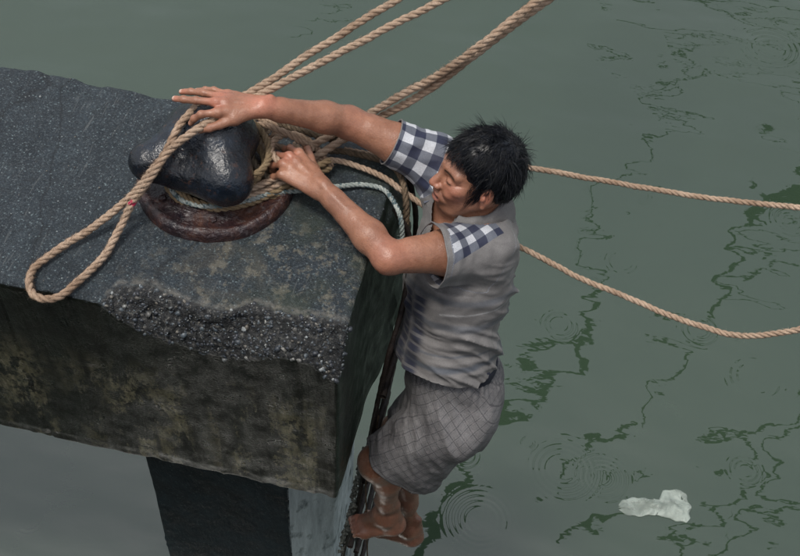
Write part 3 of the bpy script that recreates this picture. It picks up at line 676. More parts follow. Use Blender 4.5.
# tendon line and ulna bump
armL += [Ell(J['wrL']+A(.016, -.010, .020), A(.011, .011, .011), None, .012), Cone(lerp(J['elL'], J['wrL'], .62)+A(0, -.01, .030), J['wrL']+A(-.01, 0, .024), .004, .005, .010)]
armR += [Ell(J['wrR']+A(.016, .020, .016), A(.011, .011, .011), None, .012), Cone(lerp(J['elR'], J['wrR'], .6)+A(0, -.01, .028), J['wrR']+A(0, -.002, .022), .004, .005, .010)]
def finger(pts, r0, r1, k=.005):
    out = []; n = len(pts)-1
    for i in range(n):
        a, b = A(*pts[i]), A(*pts[i+1]); ra = r0+(r1-r0)*i/n; rb = r0+(r1-r0)*(i+1)/n
        out.append(Cone(a, b, ra*1.04, rb, k if i else .011))
        if 0 < i: out.append(Ell(a+A(0, 0, .0012), A(1, 1, 1)*(ra*1.10), None, .004))    # knuckle
    return out
NAILS = []
def hand(wr, kn, fing, thumb, rk=.0125):
    out = []; n = A(0, 0, 1)
    for i, k in enumerate(kn):
        st = wr+(np.asarray(k)-A(*kn[1]))*.45
        out.append(Cone(st, A(*k), .0155, rk, .014)); out.append(Ell(A(*k)+A(.002, 0, .003), A(.0112, .0105, .0100), None, .007))
        out.append(Cone(lerp(st, k, .35)+A(0, 0, .0125), A(*k)+A(.004, 0, .0095), .0022, .0028, .005))        # tendon
    for a, b in zip(kn[:-1], kn[1:]): out.append(Cone(lerp(wr, a, .8), lerp(wr, b, .8), .0125, .0125, .012))
    for i, (k, f) in enumerate(zip(kn, fing)):
        r = (.0102, .0106, .0100, .0088)[i]; out += finger([k]+list(f), r, r*.80)
        NAILS.append((A(*f[-1]), unit(A(*f[-1])-A(*f[-2])), r*.8))
    out += [Cone(wr+(thumb[0]-wr)*.15, thumb[0], .0165, .0165, .016), Cone(thumb[0], thumb[1], .0150, .0118, .008), Cone(thumb[1], thumb[2], .0118, .0108, .005), Cone(thumb[2], thumb[3], .0108, .0088, .005)]
    out.append(Cone(lerp(wr, kn[0], .6), thumb[0], .011, .013, .012))
    NAILS.append((thumb[3], unit(thumb[3]-thumb[2]), .0095))
    return out
# right hand lies palm down over the head of the bollard; index finger and thumb close on the rope
knR = [(-.448, .462, .300), (-.461, .492, .306), (-.457, .520, .301), (-.447, .545, .291)]
fgR = [[(-.487, .445, .300), (-.507, .441, .283), (-.517, .440, .264)],
       [(-.516, .490, .302), (-.552, .493, .294), (-.580, .499, .284)],
       [(-.508, .528, .297), (-.545, .531, .290), (-.573, .534, .280)],
       [(-.490, .558, .285), (-.517, .562, .277), (-.541, .562, .268)]]
thR = [A(-.405, .468, .282), A(-.438, .443, .276), A(-.463, .430, .270), A(-.486, .422, .263)]
handR = hand(J['wrR'], knR, fgR, thR)
# left hand closes over the rope turns
knL_ = [(-.255, .548, .118), (-.275, .522, .124), (-.286, .495, .118), (-.283, .468, .104)]
fgL = [[(-.286, .571, .106), (-.303, .580, .088), (-.306, .578, .070)],
       [(-.312, .535, .104), (-.318, .540, .076), (-.300, .545, .056)],
       [(-.318, .503, .096), (-.320, .508, .068), (-.300, .515, .050)],
       [(-.308, .473, .082), (-.309, .480, .058), (-.290, .490, .044)]]
thL = [A(-.205, .520, .092), A(-.225, .562, .092), A(-.243, .595, .090), A(-.260, .620, .086)]
handL = hand(J['wrL'], knL_, fgL, thL)
def leg(hip, kn, an, bk):
    cf = lerp(kn, an, .30)+bk*.020
    return [Cone(hip, kn, .088, .062, .05), Cone(kn, cf, .046, .046, .04), Cone(cf, lerp(kn, an, .72)+bk*.006, .046, .034, .03),
            Cone(lerp(kn, an, .70), an, .032, .031, .03), Ell(kn-bk*.012, A(.050, .050, .050), None, .03)]
legL = leg(J['hipL'], J['knL'], J['anL'], A(1, 0, .1)); legR = leg(J['hipR'], J['knR'], J['anR'], A(1, -.1, .1))
def foot(an, heel, ball, toe, side, k=.02):
    # side: unit vector towards the little toe
    d = unit(toe-heel); up = unit(np.cross(side, d)); up = up if up[2] > 0 else -up
    o = [Cone(an, lerp(an, heel, .5)+up*.01, .036, .034, .03), Ell(heel+up*.012, A(.034, .031, .032), None, .025), Cone(heel+d*.012+up*.016, an, .028, .030, .025),
         Cone(an+d*.02, ball-side*.012+up*.014, .034, .024, .035), Cone(heel+d*.02+side*.010+up*.008, ball+side*.026+up*.003, .028, .019, .025),
         Cone(ball-side*.026+up*.006, ball+side*.026+up*.002, .022, .017, .02),
         Ell(an+side*.030-d*.002, A(.013, .013, .013), None, .015), Ell(an-side*.030+up*.004, A(.013, .013, .013), None, .015)]
    for i in range(5):
        b = ball+side*(-.030+.0165*i); ln = (.058, .056, .050, .044, .036)[i]; r = (.0140, .0105, .0100, .0095, .0095)[i]
        m = b+d*ln*.55+up*.012; t = b+d*ln+up*.002
        o += [Cone(b, m, r, r*.95, .010), Cone(m, t, r, r*.92, .004)]
        NAILS.append((t+up*r*.4, d, r*.8))
    # achilles tendon
    o.append(Cone(an-d*.030+A(0, 0, .07), heel-d*.004+up*.02, .014, .014, .02))
    return o
footL = foot(J['anL'], A(.168, .212, -1.300), A(.055, .205, -1.345), A(.0, .200, -1.365), unit(A(.10, -1, .0)))
footR = foot(J['anR'], A(.222, .280, -1.505), A(.095, .275, -1.455), A(.04, .270, -1.435), unit(A(.05, -1, .0)))
skin_prims = head+neck+body+armL+armR+handR+handL+legL+legR+footL+footR
def skin_disp(P, d): return d+.0007*vnoise(P, 55, 3)
Vm, Fm = nets(skin_prims, .003, disp=skin_disp, margin=.012, smooth=1)
q = (Vm-HC)@MH.T/HS
f_, l_, u_ = q[:, 0], q[:, 1], q[:, 2]
near = (np.abs(l_) < .1) & (f_ > .03) & (u_ > -.12) & (u_ < .12)
brow = near*1.1*np.exp(-((u_-.0215-.0030*np.cos((np.abs(l_)-.030)/.02*1.5))/.0044)**2)*sstep(.010, .015, np.abs(l_))*sstep(.056, .048, np.abs(l_))
slit = near*np.exp(-((u_-.0010+.02*(np.abs(l_)-.033)*.3)/.0024)**2)*sstep(.017, .022, np.abs(l_))*sstep(.050, .044, np.abs(l_))*(f_ > .07)
lip_ = near*np.exp(-((u_+.0615)/.0105)**4)*sstep(.027, .020, np.abs(l_))*(f_ > .085)
stub = near*(sstep(-.036, -.044, u_))*sstep(.05, .03, np.abs(l_))*.12
red = np.zeros(len(Vm)); nail = np.zeros(len(Vm))
for c, r in [(H(.108, 0, -.028), .018), (H(.065, .045, -.02), .028), (H(-.004, .085, -.005), .03), (J['elL'], .05), (J['wrR']+A(0, 0, .02), .045), (A(*knR[1]), .03), (A(*knR[2]), .03), (A(*knL_[1]), .03), (J['elR'], .04),
             (A(.168, .205, -1.30), .045), (A(.222, .275, -1.505), .05), (A(*fgR[1][2]), .02), (A(*fgR[2][2]), .02), (J['anL']+A(-.1, 0, -.12), .05)]:
    red = np.maximum(red, np.exp(-((Vm-c)**2).sum(1)/r**2))
for c, d, r in NAILS:
    p = Vm-c; t = p@d; rad = p-np.outer(t, d)
    nail = np.maximum(nail, (np.abs(t-.002) < r*.62)*(p[:, 2] > r*.45)*(np.linalg.norm(rad, axis=1) < r*1.15))
def m_skin():
    m, nt, b = mat('tanned_wet_skin'); co = objco(nt)
    c = ramp(nt, noise(nt, co, 13, 5, .6), (.3, (.235, .105, .064)), (.7, (.40, .195, .122)))
    c = mixc(nt, M_(nt, 'MULTIPLY', attr(nt, 'red'), .55), c, (.56, .20, .135))
    c = mixc(nt, ramp(nt, noise(nt, co, 95, 4, .7), (.52, 0), (.7, .35)), c, (.20, .085, .05))
    c = mixc(nt, attr(nt, 'nail'), c, (.60, .40, .32))
    c = mixc(nt, M_(nt, 'MULTIPLY', attr(nt, 'lip'), .7), c, (.30, .095, .075))
    c = mixc(nt, attr(nt, 'stub'), c, (.13, .075, .055))
    c = mixc(nt, attr(nt, 'brow'), c, (.010, .008, .007))
    c = mixc(nt, M_(nt, 'MULTIPLY', attr(nt, 'leg_shade'), ramp(nt, noise(nt, co, 24, 4), (.3, .4), (.7, 1))), c, (.10, .052, .036))
    lk(nt, c, b.inputs['Base Color'])
    b.inputs['Subsurface Weight'].default_value = .12; b.inputs['Subsurface Radius'].default_value = (.010, .004, .002); b.inputs['Subsurface Scale'].default_value = .6
    lk(nt, ramp(nt, noise(nt, co, 30, 4), (.35, .22), (.65, .48)), b.inputs['Roughness'])
    vn = vor(nt, mixv(nt, co, .02), 26, 'DISTANCE_TO_EDGE')
    h = M_(nt, 'ADD', M_(nt, 'ADD', noise(nt, co, 260, 3, .6), M_(nt, 'MULTIPLY', noise(nt, co, 70, 3, .5), .8)), M_(nt, 'MULTIPLY', ramp(nt, vn, (.0, .8), (.06, 0)), .0))
    bump(nt, b, h, .38, .0032)
    return m
leg_shade = np.clip(sstep(-.90, -1.15, Vm[:, 2])*.7, 0, 1)  # shade over the lower legs and feet, painted into the skin colour
sk = mesh_obj('body', Vm, Fm, m_skin(), man, attrs={'red': ('FLOAT', red), 'nail': ('FLOAT', nail), 'lip': ('FLOAT', lip_), 'stub': ('FLOAT', stub), 'brow': ('FLOAT', np.clip(np.maximum(np.maximum(brow*.9, slit), near*.95*np.exp(-((u_+.0625)/.0035)**2)*sstep(.021, .017, np.abs(l_))*(f_ > .07)), 0, 1)), 'leg_shade': ('FLOAT', leg_shade)})

# ---- hair
cap = [HE(-.017, 0, .043, .099, .083, .089, .02), HE(-.052, 0, -.005, .056, .069, .066, .03),
       HE(.128, 0, -.028, .102, .104, .126, .014, 's'), HE(.022, .092, -.040, .048, .044, .056, .010, 's'), HE(.022, -.092, -.040, .048, .044, .056, .010, 's')]
Vc, Fc_ = nets(cap, .004, disp=lambda P, d: d+.004*fbm(P, 34, 3, 5), margin=.02)
def m_hair():
    m, nt, b = mat('wet_black_hair')
    c = ramp(nt, noise(nt, objco(nt), 60, 3), (.3, (.0015, .002, .003)), (.7, (.006, .008, .013)))
    lk(nt, c, b.inputs['Base Color']); b.inputs['Roughness'].default_value = .34; b.inputs['Specular IOR Level'].default_value = .38
    return m
HAIR = m_hair()
hair = mesh_obj('hair', Vc, Fc_, HAIR, man)
def strands(N_, seed, lmin, lmax, lift0, w0, clump=.5, front=False):
    r = np.random.default_rng(seed)
    qc = (Vc-HC)@MH.T/HS
    wgt = (eval_prims(cap[-3:], Vc) > .004) & (qc[:, 2] > -.02)
    if front: wgt &= (qc[:, 0] > .035) & (qc[:, 2] > .05)
    p = Vc[r.choice(np.flatnonzero(wgt), N_)]+r.normal(size=(N_, 3))*.002
    crown = H(-.065, .012, .125); n = (p-H(-.02, 0, .03)); n /= np.linalg.norm(n, axis=1)[:, None]
    t = p-crown; t += .012*np.stack([vnoise(p, 24, seed+i) for i in range(3)], 1)*3
    # whorl plus combing forward
    t = t+np.cross(n, t)*.35+HF*.020
    L = (lmin+(lmax-lmin)*r.random(N_)**1.5)[:, None]; K = 7; out = [p]; step = L/K
    cl = np.stack([vnoise(p, 52, seed+9+i) for i in range(3)], 1)
    for i in range(K):
        n = (p-H(-.02, 0, .03)); n /= np.linalg.norm(n, axis=1)[:, None]
        tt = t-n*(t*n).sum(1)[:, None]; tt /= np.linalg.norm(tt, axis=1)[:, None]+1e-9
        d = tt+n*(lift0*(1-i/K*1.25))+A(0, 0, -.18*(i/K))+cl*clump+r.normal(size=(N_, 3))*.10
        d /= np.linalg.norm(d, axis=1)[:, None]; p = p+d*step
        s_ = eval_prims(head[:2], p); pen = np.maximum(.006-s_, 0)[:, None]; p = p+n*pen
        out.append(p)
    C = np.stack(out, 1)
    ql = (C-HC)@MH.T/HS; bad = ((ql[..., 0] > .045) & (ql[..., 2] < (.030 if front else .040))).any(1); C = C[~bad]; N_ = len(C)
    T = np.gradient(C, axis=1); T /= np.linalg.norm(T, axis=2, keepdims=True)+1e-9
    sd_ = np.cross(T, A(.3, .5, .8)); sd_ /= np.linalg.norm(sd_, axis=2, keepdims=True)+1e-9; s2 = np.cross(T, sd_)
    wd = (w0*(1-np.linspace(0, 1, K+1)**1.5*.85))[None, :, None]
    ring = np.stack([C+wd*(math.cos(a)*sd_+math.sin(a)*s2) for a in (0, 2.094, 4.189)], 2)
    V = ring.reshape(-1, 3); b = (np.arange(N_)*(K+1)*3)[:, None, None]+(np.arange(K)*3)[None, :, None]; j = np.arange(3); j2 = (j+1) % 3
    return V, np.stack([b+j, b+j2, b+3+j2, b+3+j], -1).reshape(-1, 4)
hv, hf, off = [], [], 0
for args in ((5200, 31, .020, .042, .14, .00062, .8), (2200, 32, .030, .058, .26, .00064, 1.7), (300, 33, .035, .060, .60, .00052, 2.4), (160, 34, .020, .050, .60, .00058, 1.5, True)):
    v, f = strands(*args); hv.append(v); hf.append(f+off); off += len(v)
tag(mesh_obj('hair_strands', np.concatenate(hv), np.concatenate(hf), HAIR, hair), kind='stuff')

# ---- cloth
def sheet(prims, h, disp, clips, name, m, parent, attrf, thick=.0022, margin=.03, smooth=1):
    """surface of prims, cut open where any clip function is positive"""
    V, F = nets(prims, h, disp=disp, margin=margin, smooth=smooth)
    for cf in clips:
        c, g = cf(V)
        keep = (c < h*.8); kf = keep[F].all(1); F = F[kf]
        mv = (c > 0) & keep; V[mv] -= g[mv]*c[mv, None] if g.ndim == 2 else g*c[mv, None]
    us = np.unique(F); mp = np.full(len(V), -1); mp[us] = np.arange(len(us)); V = V[us]; F = mp[F]
    o = mesh_obj(name, V, F, m, parent, attrs=attrf(V))
    if thick:
        sm = o.modifiers.new('thickness', 'SOLIDIFY'); sm.thickness = thick; sm.offset = 1
    return o
cufL, cufR = .54, .50
shl, ell = J['shL'], J['elL']; shr, elr = J['shR'], J['elR']
def axis_co(V, a, b):
    ax = b-a; L = np.linalg.norm(ax); ax = ax/L; t = (V-a)@ax; r = V-a-t[..., None]*ax; return t/L, np.linalg.norm(r, axis=-1), ax
def torso_co(P):
    """height along the spine from the waist, angle round it (0 = back, + = left)"""
    p = P-J['waist']; s = p@SPINE; return s, np.arctan2(p@LV, -(p@FV)), p@LV, p@FV
def shirt_disp(P, d):
    s, th, _, _ = torso_co(P)
    th = th+.0
    tL, rL, _ = axis_co(P, shl, ell); tR, rR, _ = axis_co(P, shr, elr)
    sl = np.clip(1-np.minimum(rL, 9)/.13, 0, 1)*(tL > .05)
    wq = np.stack([s*1.0, th*.045, 0*s], -1)
    # bunched folds sweeping down from the back to the side
    q1 = np.stack([s*13+1.1*np.cos(th-.3)+.9*vnoise(np.stack([s*5, th*1.1, 0*s], -1), 1, 3), th*.85, 0*s], -1)
    r1 = 1-np.minimum(np.abs(vnoise(q1, 1, 8))*2.6, 1); r2 = 1-np.minimum(np.abs(vnoise(q1*np.array([2.1, 1.4, 1])+3, 1, 9))*2.4, 1)
    n1 = -(r1**1.6*1.0+.5*r2**1.4); gate = 1.0
    backw = .35+.65*sstep(2.6, .6, np.abs(th-.2)); 
    amp = (.0190*np.exp(-((s-.20)/.12)**2)+.0180*np.exp(-((s-.02)/.07)**2)+.0060)*backw*gate
    w = P@np.stack([LV, FV, SPINE]).T
    f2 = np.abs(vnoise(w*np.array([9, 9, 26]), 1, 21))
    f3 = vnoise(w*np.array([7, 7, 3.5]), 1, 23)
    rs = np.where(rL < rR, tL, tR)
    slv = ((np.minimum(rL, rR) < .13)*sstep(.0, .3, rs))
    fs = np.abs(np.sin(rs*16+3*vnoise(P, 12, 31)))*.0035*slv
    return d+amp*n1*(1-slv)+.008*f2+.006*f3+fs+.0016*vnoise(P, 38, 33)
cL = lerp(shl, ell, cufL+.05); cR = lerp(shr, elr, cufR+.05)
sh_prims = [Ell(J['chest']+FV*.012, A(.178, .146, .220), MC, .03), Ell(lerp(J['waist'], J['pelvis'], -.25)+FV*.024, A(.160, .142, .21), MC, .06), Ell(lerp(J['waist'], J['pelvis'], .55)+FV*.012, A(.164, .142, .15), MC, .05),
            Cone(J['neckb']+A(0, 0, .016), lerp(J['neckb'], shl, .9)+A(0, 0, .010), .068, .070, .05), Cone(J['neckb']+A(0, 0, .014), lerp(J['neckb'], shr, .9), .068, .062, .05), Ell(J['upchest']-FV*.050, A(.120, .085, .120), MC, .06),
            Cone(J['upchest'], shr, .095, .062, .05), Cone(J['upchest'], shl, .095, .066, .05),
            Cone(shl, cL, .080, .088, .012), Cone(shr, cR, .074, .074, .03), Cone(lerp(shl, ell, .15)-A(0, .01, .02), lerp(shl, ell, .60)-A(0, .01, .030), .070, .066, .02), Cone(shl-A(0, 0, .02), lerp(J['chest'], shl, .6)+A(0, 0, -.05), .06, .06, .06)]
def clip_arm(a, b, t0, rmax):
    def f(V):
        t, r, ax = axis_co(V, a, b); L = np.linalg.norm(b-a)
        return np.where(r < rmax, (t-t0)*L, -1), ax
    return f
HEM = J['waist']+SPINE*.012-FV*0
def clip_hem(V):
    s = (V-HEM)@SPINE; fx = (V-HEM)@FV
    return -(s-.030*np.clip(-fx/.10, 0, 1)+.006*np.sin(fx*30)+.004*vnoise(V, 14, 2)), -SPINE
NK = unit(H(-.02, 0, -.05)-J['neckb']); NKC = J['neckb']+NK*.005+FV*.01; NKO = J['neckb']+NK*.030+FV*.014
def clip_neck(V):
    p = V-NKC; t = p@NK; fx = p@FV; r = np.linalg.norm(p-np.outer(t, NK), axis=1)
    c1 = np.where((t > -.05) & (r < .20), .058-r+np.where(t > .045, .05, 0), -1)
    # open V at the throat
    lx = p@LV; c2 = np.where((fx > .03) & (t > -.16) & (r < .2), (.036+.30*np.minimum(t, .02))-np.abs(lx), -1)
    return np.maximum(c1, c2), np.zeros(3)
def shirt_attr(V):
    s, th, lx, fx = torso_co(V)
    tL, rL, axL = axis_co(V, shl, ell); tR, rR, axR = axis_co(V, shr, elr)
    def ang(V, a, ax, up):
        e1 = unit(up-ax*(ax@up)); e2 = np.cross(ax, e1); p = V-a; return np.arctan2(p@e2, p@e1)
    pc = np.zeros((len(V), 3))
    onR = (rR < .115) & (tR > -.75) & (tR < 1.2) & ((V@unit(A(-.6, .8, .2))) > (J['neckb']@unit(A(-.6, .8, .2)))-.005)
    pc[:, 0] = s/.034; pc[:, 1] = th*.14/.034
    pc[onR, 0] = (tR*np.linalg.norm(elr-shr)/.031)[onR]; pc[onR, 1] = (ang(V, shr, axR, A(0, 0, 1))*.068/.031)[onR]; pc[onR, 2] = 1
    # yoke patch on the left shoulder
    d1 = unit(A(.75, -.20, -.62)); d1 = unit(A(.62, -.35, .0)); 
    pt = V-lerp(J['neckb'], shl, .62)-A(0, 0, .06)
    e1 = unit(A(.55, -.83, -.1)); e2 = unit(A(.85, .45, -.3))
    pa, pb = pt@e1, pt@e2
    e1 = unit(A(.80, .25, -.55)); e2 = unit(A(-.45, .88, .0)); pt = V-A(.250, .418, .055); pa, pb = pt@e1, pt@e2
    onP = (np.abs(pa) < .13) & (np.abs(pb) < .13) & (V[:, 2] > -.09) & ~onR & (tL < cufL-.06)
    pc[onP, 0] = (pa[onP]*.87+pb[onP]*.5)/.023; pc[onP, 1] = (pb[onP]*.87-pa[onP]*.5)/.023; pc[onP, 2] = 2
    navy = np.exp(-(((th-.05)*.14)/.010)**2)*(s > -.1)*(s < .40)*(pc[:, 2] == 0)
    navy = np.maximum(navy, np.exp(-(((np.abs(th)-2.95)*.14)/.022)**4)*(pc[:, 2] == 0)*(s < .27))
    slv = ((rL < .105) & (tL > .02)).astype(float)*(pc[:, 2] == 0)
    band = np.zeros(len(V))
    for s0, w_, a in ((.075, .010, .7), (.115, .004, .5), (.215, .012, .55), (.30, .010, .5), (-.01, .007, .6)): band = np.maximum(band, a*np.exp(-((s-s0-.02*np.cos(th))/w_)**4)*(slv < .5))
    seam = np.exp(-(((th-1.45)*.14+.004*np.sin(s*30))/.0022)**2)*(s < .26)
    yoke = np.exp(-((s-.285-.05*np.cos(th*.8+.6))/.0022)**2)*(np.abs(th-1.2) < 1.3)*(slv < .5)
    return {'pc': ('FLOAT_VECTOR', pc), 'navy': ('FLOAT', navy), 'band': ('FLOAT', band), 'seam': ('FLOAT', np.maximum(seam, 0)), 'pipe': ('FLOAT', yoke)}
def m_shirt():
    m, nt, b = mat('grey_checked_cotton'); co = objco(nt)
    n = nt.nodes.new('ShaderNodeAttribute'); n.attribute_name = 'pc'; sx = nt.nodes.new('ShaderNodeSeparateXYZ'); lk(nt, n.outputs['Vector'], sx.inputs[0])
    ga = M_(nt, 'LESS_THAN', M_(nt, 'FRACT', M_(nt, 'MULTIPLY', M_(nt, 'ADD', sx.outputs[0], 40), .5)), .5)
    gb = M_(nt, 'LESS_THAN', M_(nt, 'FRACT', M_(nt, 'MULTIPLY', M_(nt, 'ADD', sx.outputs[1], 40.3), .5)), .5)
    sm = M_(nt, 'ADD', ga, gb)
    ging = ramp(nt, M_(nt, 'MULTIPLY', sm, .5), (0, (.66, .68, .72)), (.25, (.15, .165, .205)), (.75, (.018, .024, .060)), interp='CONSTANT')
    grey = ramp(nt, noise(nt, co, 9, 4), (.3, (.165, .157, .153)), (.7, (.262, .250, .243)))
    grey = mixc(nt, attr(nt, 'band'), grey, (.055, .075, .105))
    ck = M_(nt, 'GREATER_THAN', M_(nt, 'FRACT', M_(nt, 'MULTIPLY', sx.outputs[0], 1.3)), .32)
    grey = mixc(nt, M_(nt, 'MULTIPLY', attr(nt, 'navy'), M_(nt, 'ADD', M_(nt, 'MULTIPLY', ck, .6), .35)), grey, (.020, .026, .055))
    grey = mixc(nt, M_(nt, 'MULTIPLY', attr(nt, 'seam'), .5), grey, (.08, .08, .08))
    grey = mixc(nt, M_(nt, 'MULTIPLY', attr(nt, 'pipe'), .8), grey, (.50, .50, .50))
    cu = M_(nt, 'ADD', M_(nt, 'FLOOR', sx.outputs[0]), .5); cv = M_(nt, 'ADD', M_(nt, 'FLOOR', M_(nt, 'ADD', sx.outputs[1], .3)), .2)
    ell_ = M_(nt, 'ADD', M_(nt, 'POWER', M_(nt, 'ABSOLUTE', M_(nt, 'DIVIDE', M_(nt, 'ADD', cu, .2), 3.4)), 2.6), M_(nt, 'POWER', M_(nt, 'ABSOLUTE', M_(nt, 'DIVIDE', cv, 2.5)), 2.6))
    onp = M_(nt, 'MULTIPLY', M_(nt, 'GREATER_THAN', sx.outputs[2], 1.5), M_(nt, 'LESS_THAN', ell_, 1.0))
    onr = M_(nt, 'MULTIPLY', M_(nt, 'GREATER_THAN', sx.outputs[2], .5), M_(nt, 'LESS_THAN', sx.outputs[2], 1.5))
    c = mixc(nt, M_(nt, 'MAXIMUM', onp, onr), grey, ging)
    wet = ramp(nt, noise(nt, co, 5, 4, .6), (.42, 0), (.6, .65)); c = mixc(nt, wet, c, mixc(nt, .5, c, (.02, .02, .022)))
    c = mixc(nt, ramp(nt, noise(nt, co, 500, 2), (.4, .25), (.6, 0)), c, (.03, .03, .03))
    lk(nt, c, b.inputs['Base Color']); b.inputs['Roughness'].default_value = .62; b.inputs['Sheen Weight'].default_value = .1
    b.inputs['Specular IOR Level'].default_value = .35
    bump(nt, b, M_(nt, 'ADD', noise(nt, co, 45, 5, .6), M_(nt, 'MULTIPLY', noise(nt, co, 700, 2), .1)), .35, .006)
    return m
SHIRT = m_shirt()
shirt = sheet(sh_prims, .0038, shirt_disp, [clip_arm(shl, ell, cufL, .125), clip_arm(shr, elr, cufR, .12), clip_hem, clip_neck], 'shirt', SHIRT, man, shirt_attr)
# folded collar
def collar_mesh():
    V = []; F = []; seg = 60; prof = [(.070, .000), (.066, .034), (.068, .056), (.078, .060), (.100, .038), (.122, .004)]
    for i in range(seg+1):
        a = math.radians(-148+296*i/seg)                       # 0 = nape
        e = -FV*math.cos(a)+LV*math.sin(a); e = unit(e-NK*(e@NK))
        lo = .75+.25*abs(i/seg-.5)*2
        for j, (r, t) in enumerate(prof):
            drop = -.030*(1-math.cos(a))*.5
            V.append(NKO+e*(r+.003*math.sin(a*5+j))*(1.02+.10*(abs(a) > 2)*(j > 3))+NK*(t+drop-.012*lo*(j > 3)+.003*math.sin(a*7)))
    n = len(prof)
    for i in range(seg):
        for j in range(n-1): F.append((i*n+j, i*n+j+1, (i+1)*n+j+1, (i+1)*n+j))
    return np.array(V), np.array(F)
v, f = collar_mesh()
pcv = np.zeros((len(v), 3)); ii = np.repeat(np.arange(61), 6); pcv[:, 0] = ii*.35; pcv[:, 1] = np.tile(np.arange(6), 61)*.7; pcv[:, 2] = (ii < 18)*1.0
z_ = np.zeros(len(v))
co_ = mesh_obj('collar', v, f, SHIRT, shirt, attrs={'pc': ('FLOAT_VECTOR', pcv), 'navy': ('FLOAT', z_), 'band': ('FLOAT', z_), 'seam': ('FLOAT', z_), 'pipe': ('FLOAT', z_)})
sm = co_.modifiers.new('thickness', 'SOLIDIFY'); sm.thickness = .0025
sb = co_.modifiers.new('soft', 'SUBSURF'); sb.levels = 1; sb.render_levels = 2
# rolled cuff edges
for nm, a, b, t0, prs in (('cuff', shl, ell, cufL, sh_prims), ('cuff', shr, elr, cufR, sh_prims)):
    ax = unit(b-a); e1 = unit(np.cross(ax, (0, 0, 1.0))); e2 = np.cross(ax, e1); base = lerp(a, b, t0); ring = []
    for i in range(64):
        an_ = 2*math.pi*i/64; dr = math.cos(an_)*e1+math.sin(an_)*e2; lo_, hi_ = .02, .16
        ts = np.linspace(lo_, hi_, 120); P = base-ax*.003+ts[:, None]*dr
        dd = shirt_disp(P, eval_prims(prs, P)); k_ = np.argmax(dd > 0); ring.append(base+dr*(ts[k_]+.001))
    ring = np.array(ring+ring[:2]); v, f = tube_mesh(ring, .0021, 6); z_ = np.zeros(len(v)); pcv = np.zeros((len(v), 3))
    mesh_obj('cuff_hem', v, f, SHIRT, shirt, attrs={'pc': ('FLOAT_VECTOR', pcv), 'navy': ('FLOAT', z_), 'band': ('FLOAT', z_), 'seam': ('FLOAT', z_), 'pipe': ('FLOAT', z_)})

# shorts
WB = J['waist']+SPINE*.018
sp = [Ell(lerp(J['waist'], J['pelvis'], .15)+FV*.010, A(.152, .128, .15), MC, .05), Ell(J['pelvis']+A(.005, 0, .02), A(.170, .142, .150), MC, .05), Cone(J['hipL'], J['knL']+A(.01, 0, .02), .118, .094, .06), Cone(J['hipR'], J['knR']+A(.01, 0, .02), .108, .088, .06),
      Cone(J['hipL']+A(.02, 0, -.02), A(.200, .215, -.93), .100, .085, .06), Cone(J['hipR']+A(.02, 0, -.02), A(.225, .330, -.93), .100, .080, .06)]
def shorts_disp(P, d):
    s = (P-WB)@SPINE; th = np.arctan2((P-WB)@LV, -((P-WB)@FV))
    gather = .0022*np.sin(th*46+2*vnoise(P, 10, 2))*sstep(-.13, -.02, s)
    dr = P@np.stack([unit(A(.35, -.2, -.9)), unit(A(.9, .1, .35)), unit(A(.1, .98, -.2))]).T
    f1 = np.abs(vnoise(dr*np.array([6, 21, 15]), 1, 41)); f2 = np.abs(vnoise(dr*np.array([11, 34, 24]), 1, 43))
    return d+gather+.016*f1*sstep(-.02, -.12, s)+.006*f2+.006*vnoise(P, 13, 44)
def clip_waist(V): s = (V-WB)@SPINE; return s-.008, SPINE
def clip_legs(V):
    nn = unit(A(-.56, .02, -1)); c = (V-A(.03, .2, -.782))@nn; return c+.004*vnoise(V, 16, 4), nn
def shorts_attr(V):
    s = (V-WB)@SPINE; th = np.arctan2((V-WB)@LV, -((V-WB)@FV))
    ax = unit(A(-.25, -.1, -.95)); e = unit(A(.9, -.35, -.2))
    pc = np.stack([(V@unit(A(.75, -.2, -.62)))/.026, (V@unit(A(-.75, -.15, -.62)))/.026, s], 1)
    return {'pc': ('FLOAT_VECTOR', pc), 'hem': ('FLOAT', np.exp(-((clip_legs(V)[0]+.016)/.0022)**2)), 'wb': ('FLOAT', sstep(-.034, -.030, s))}
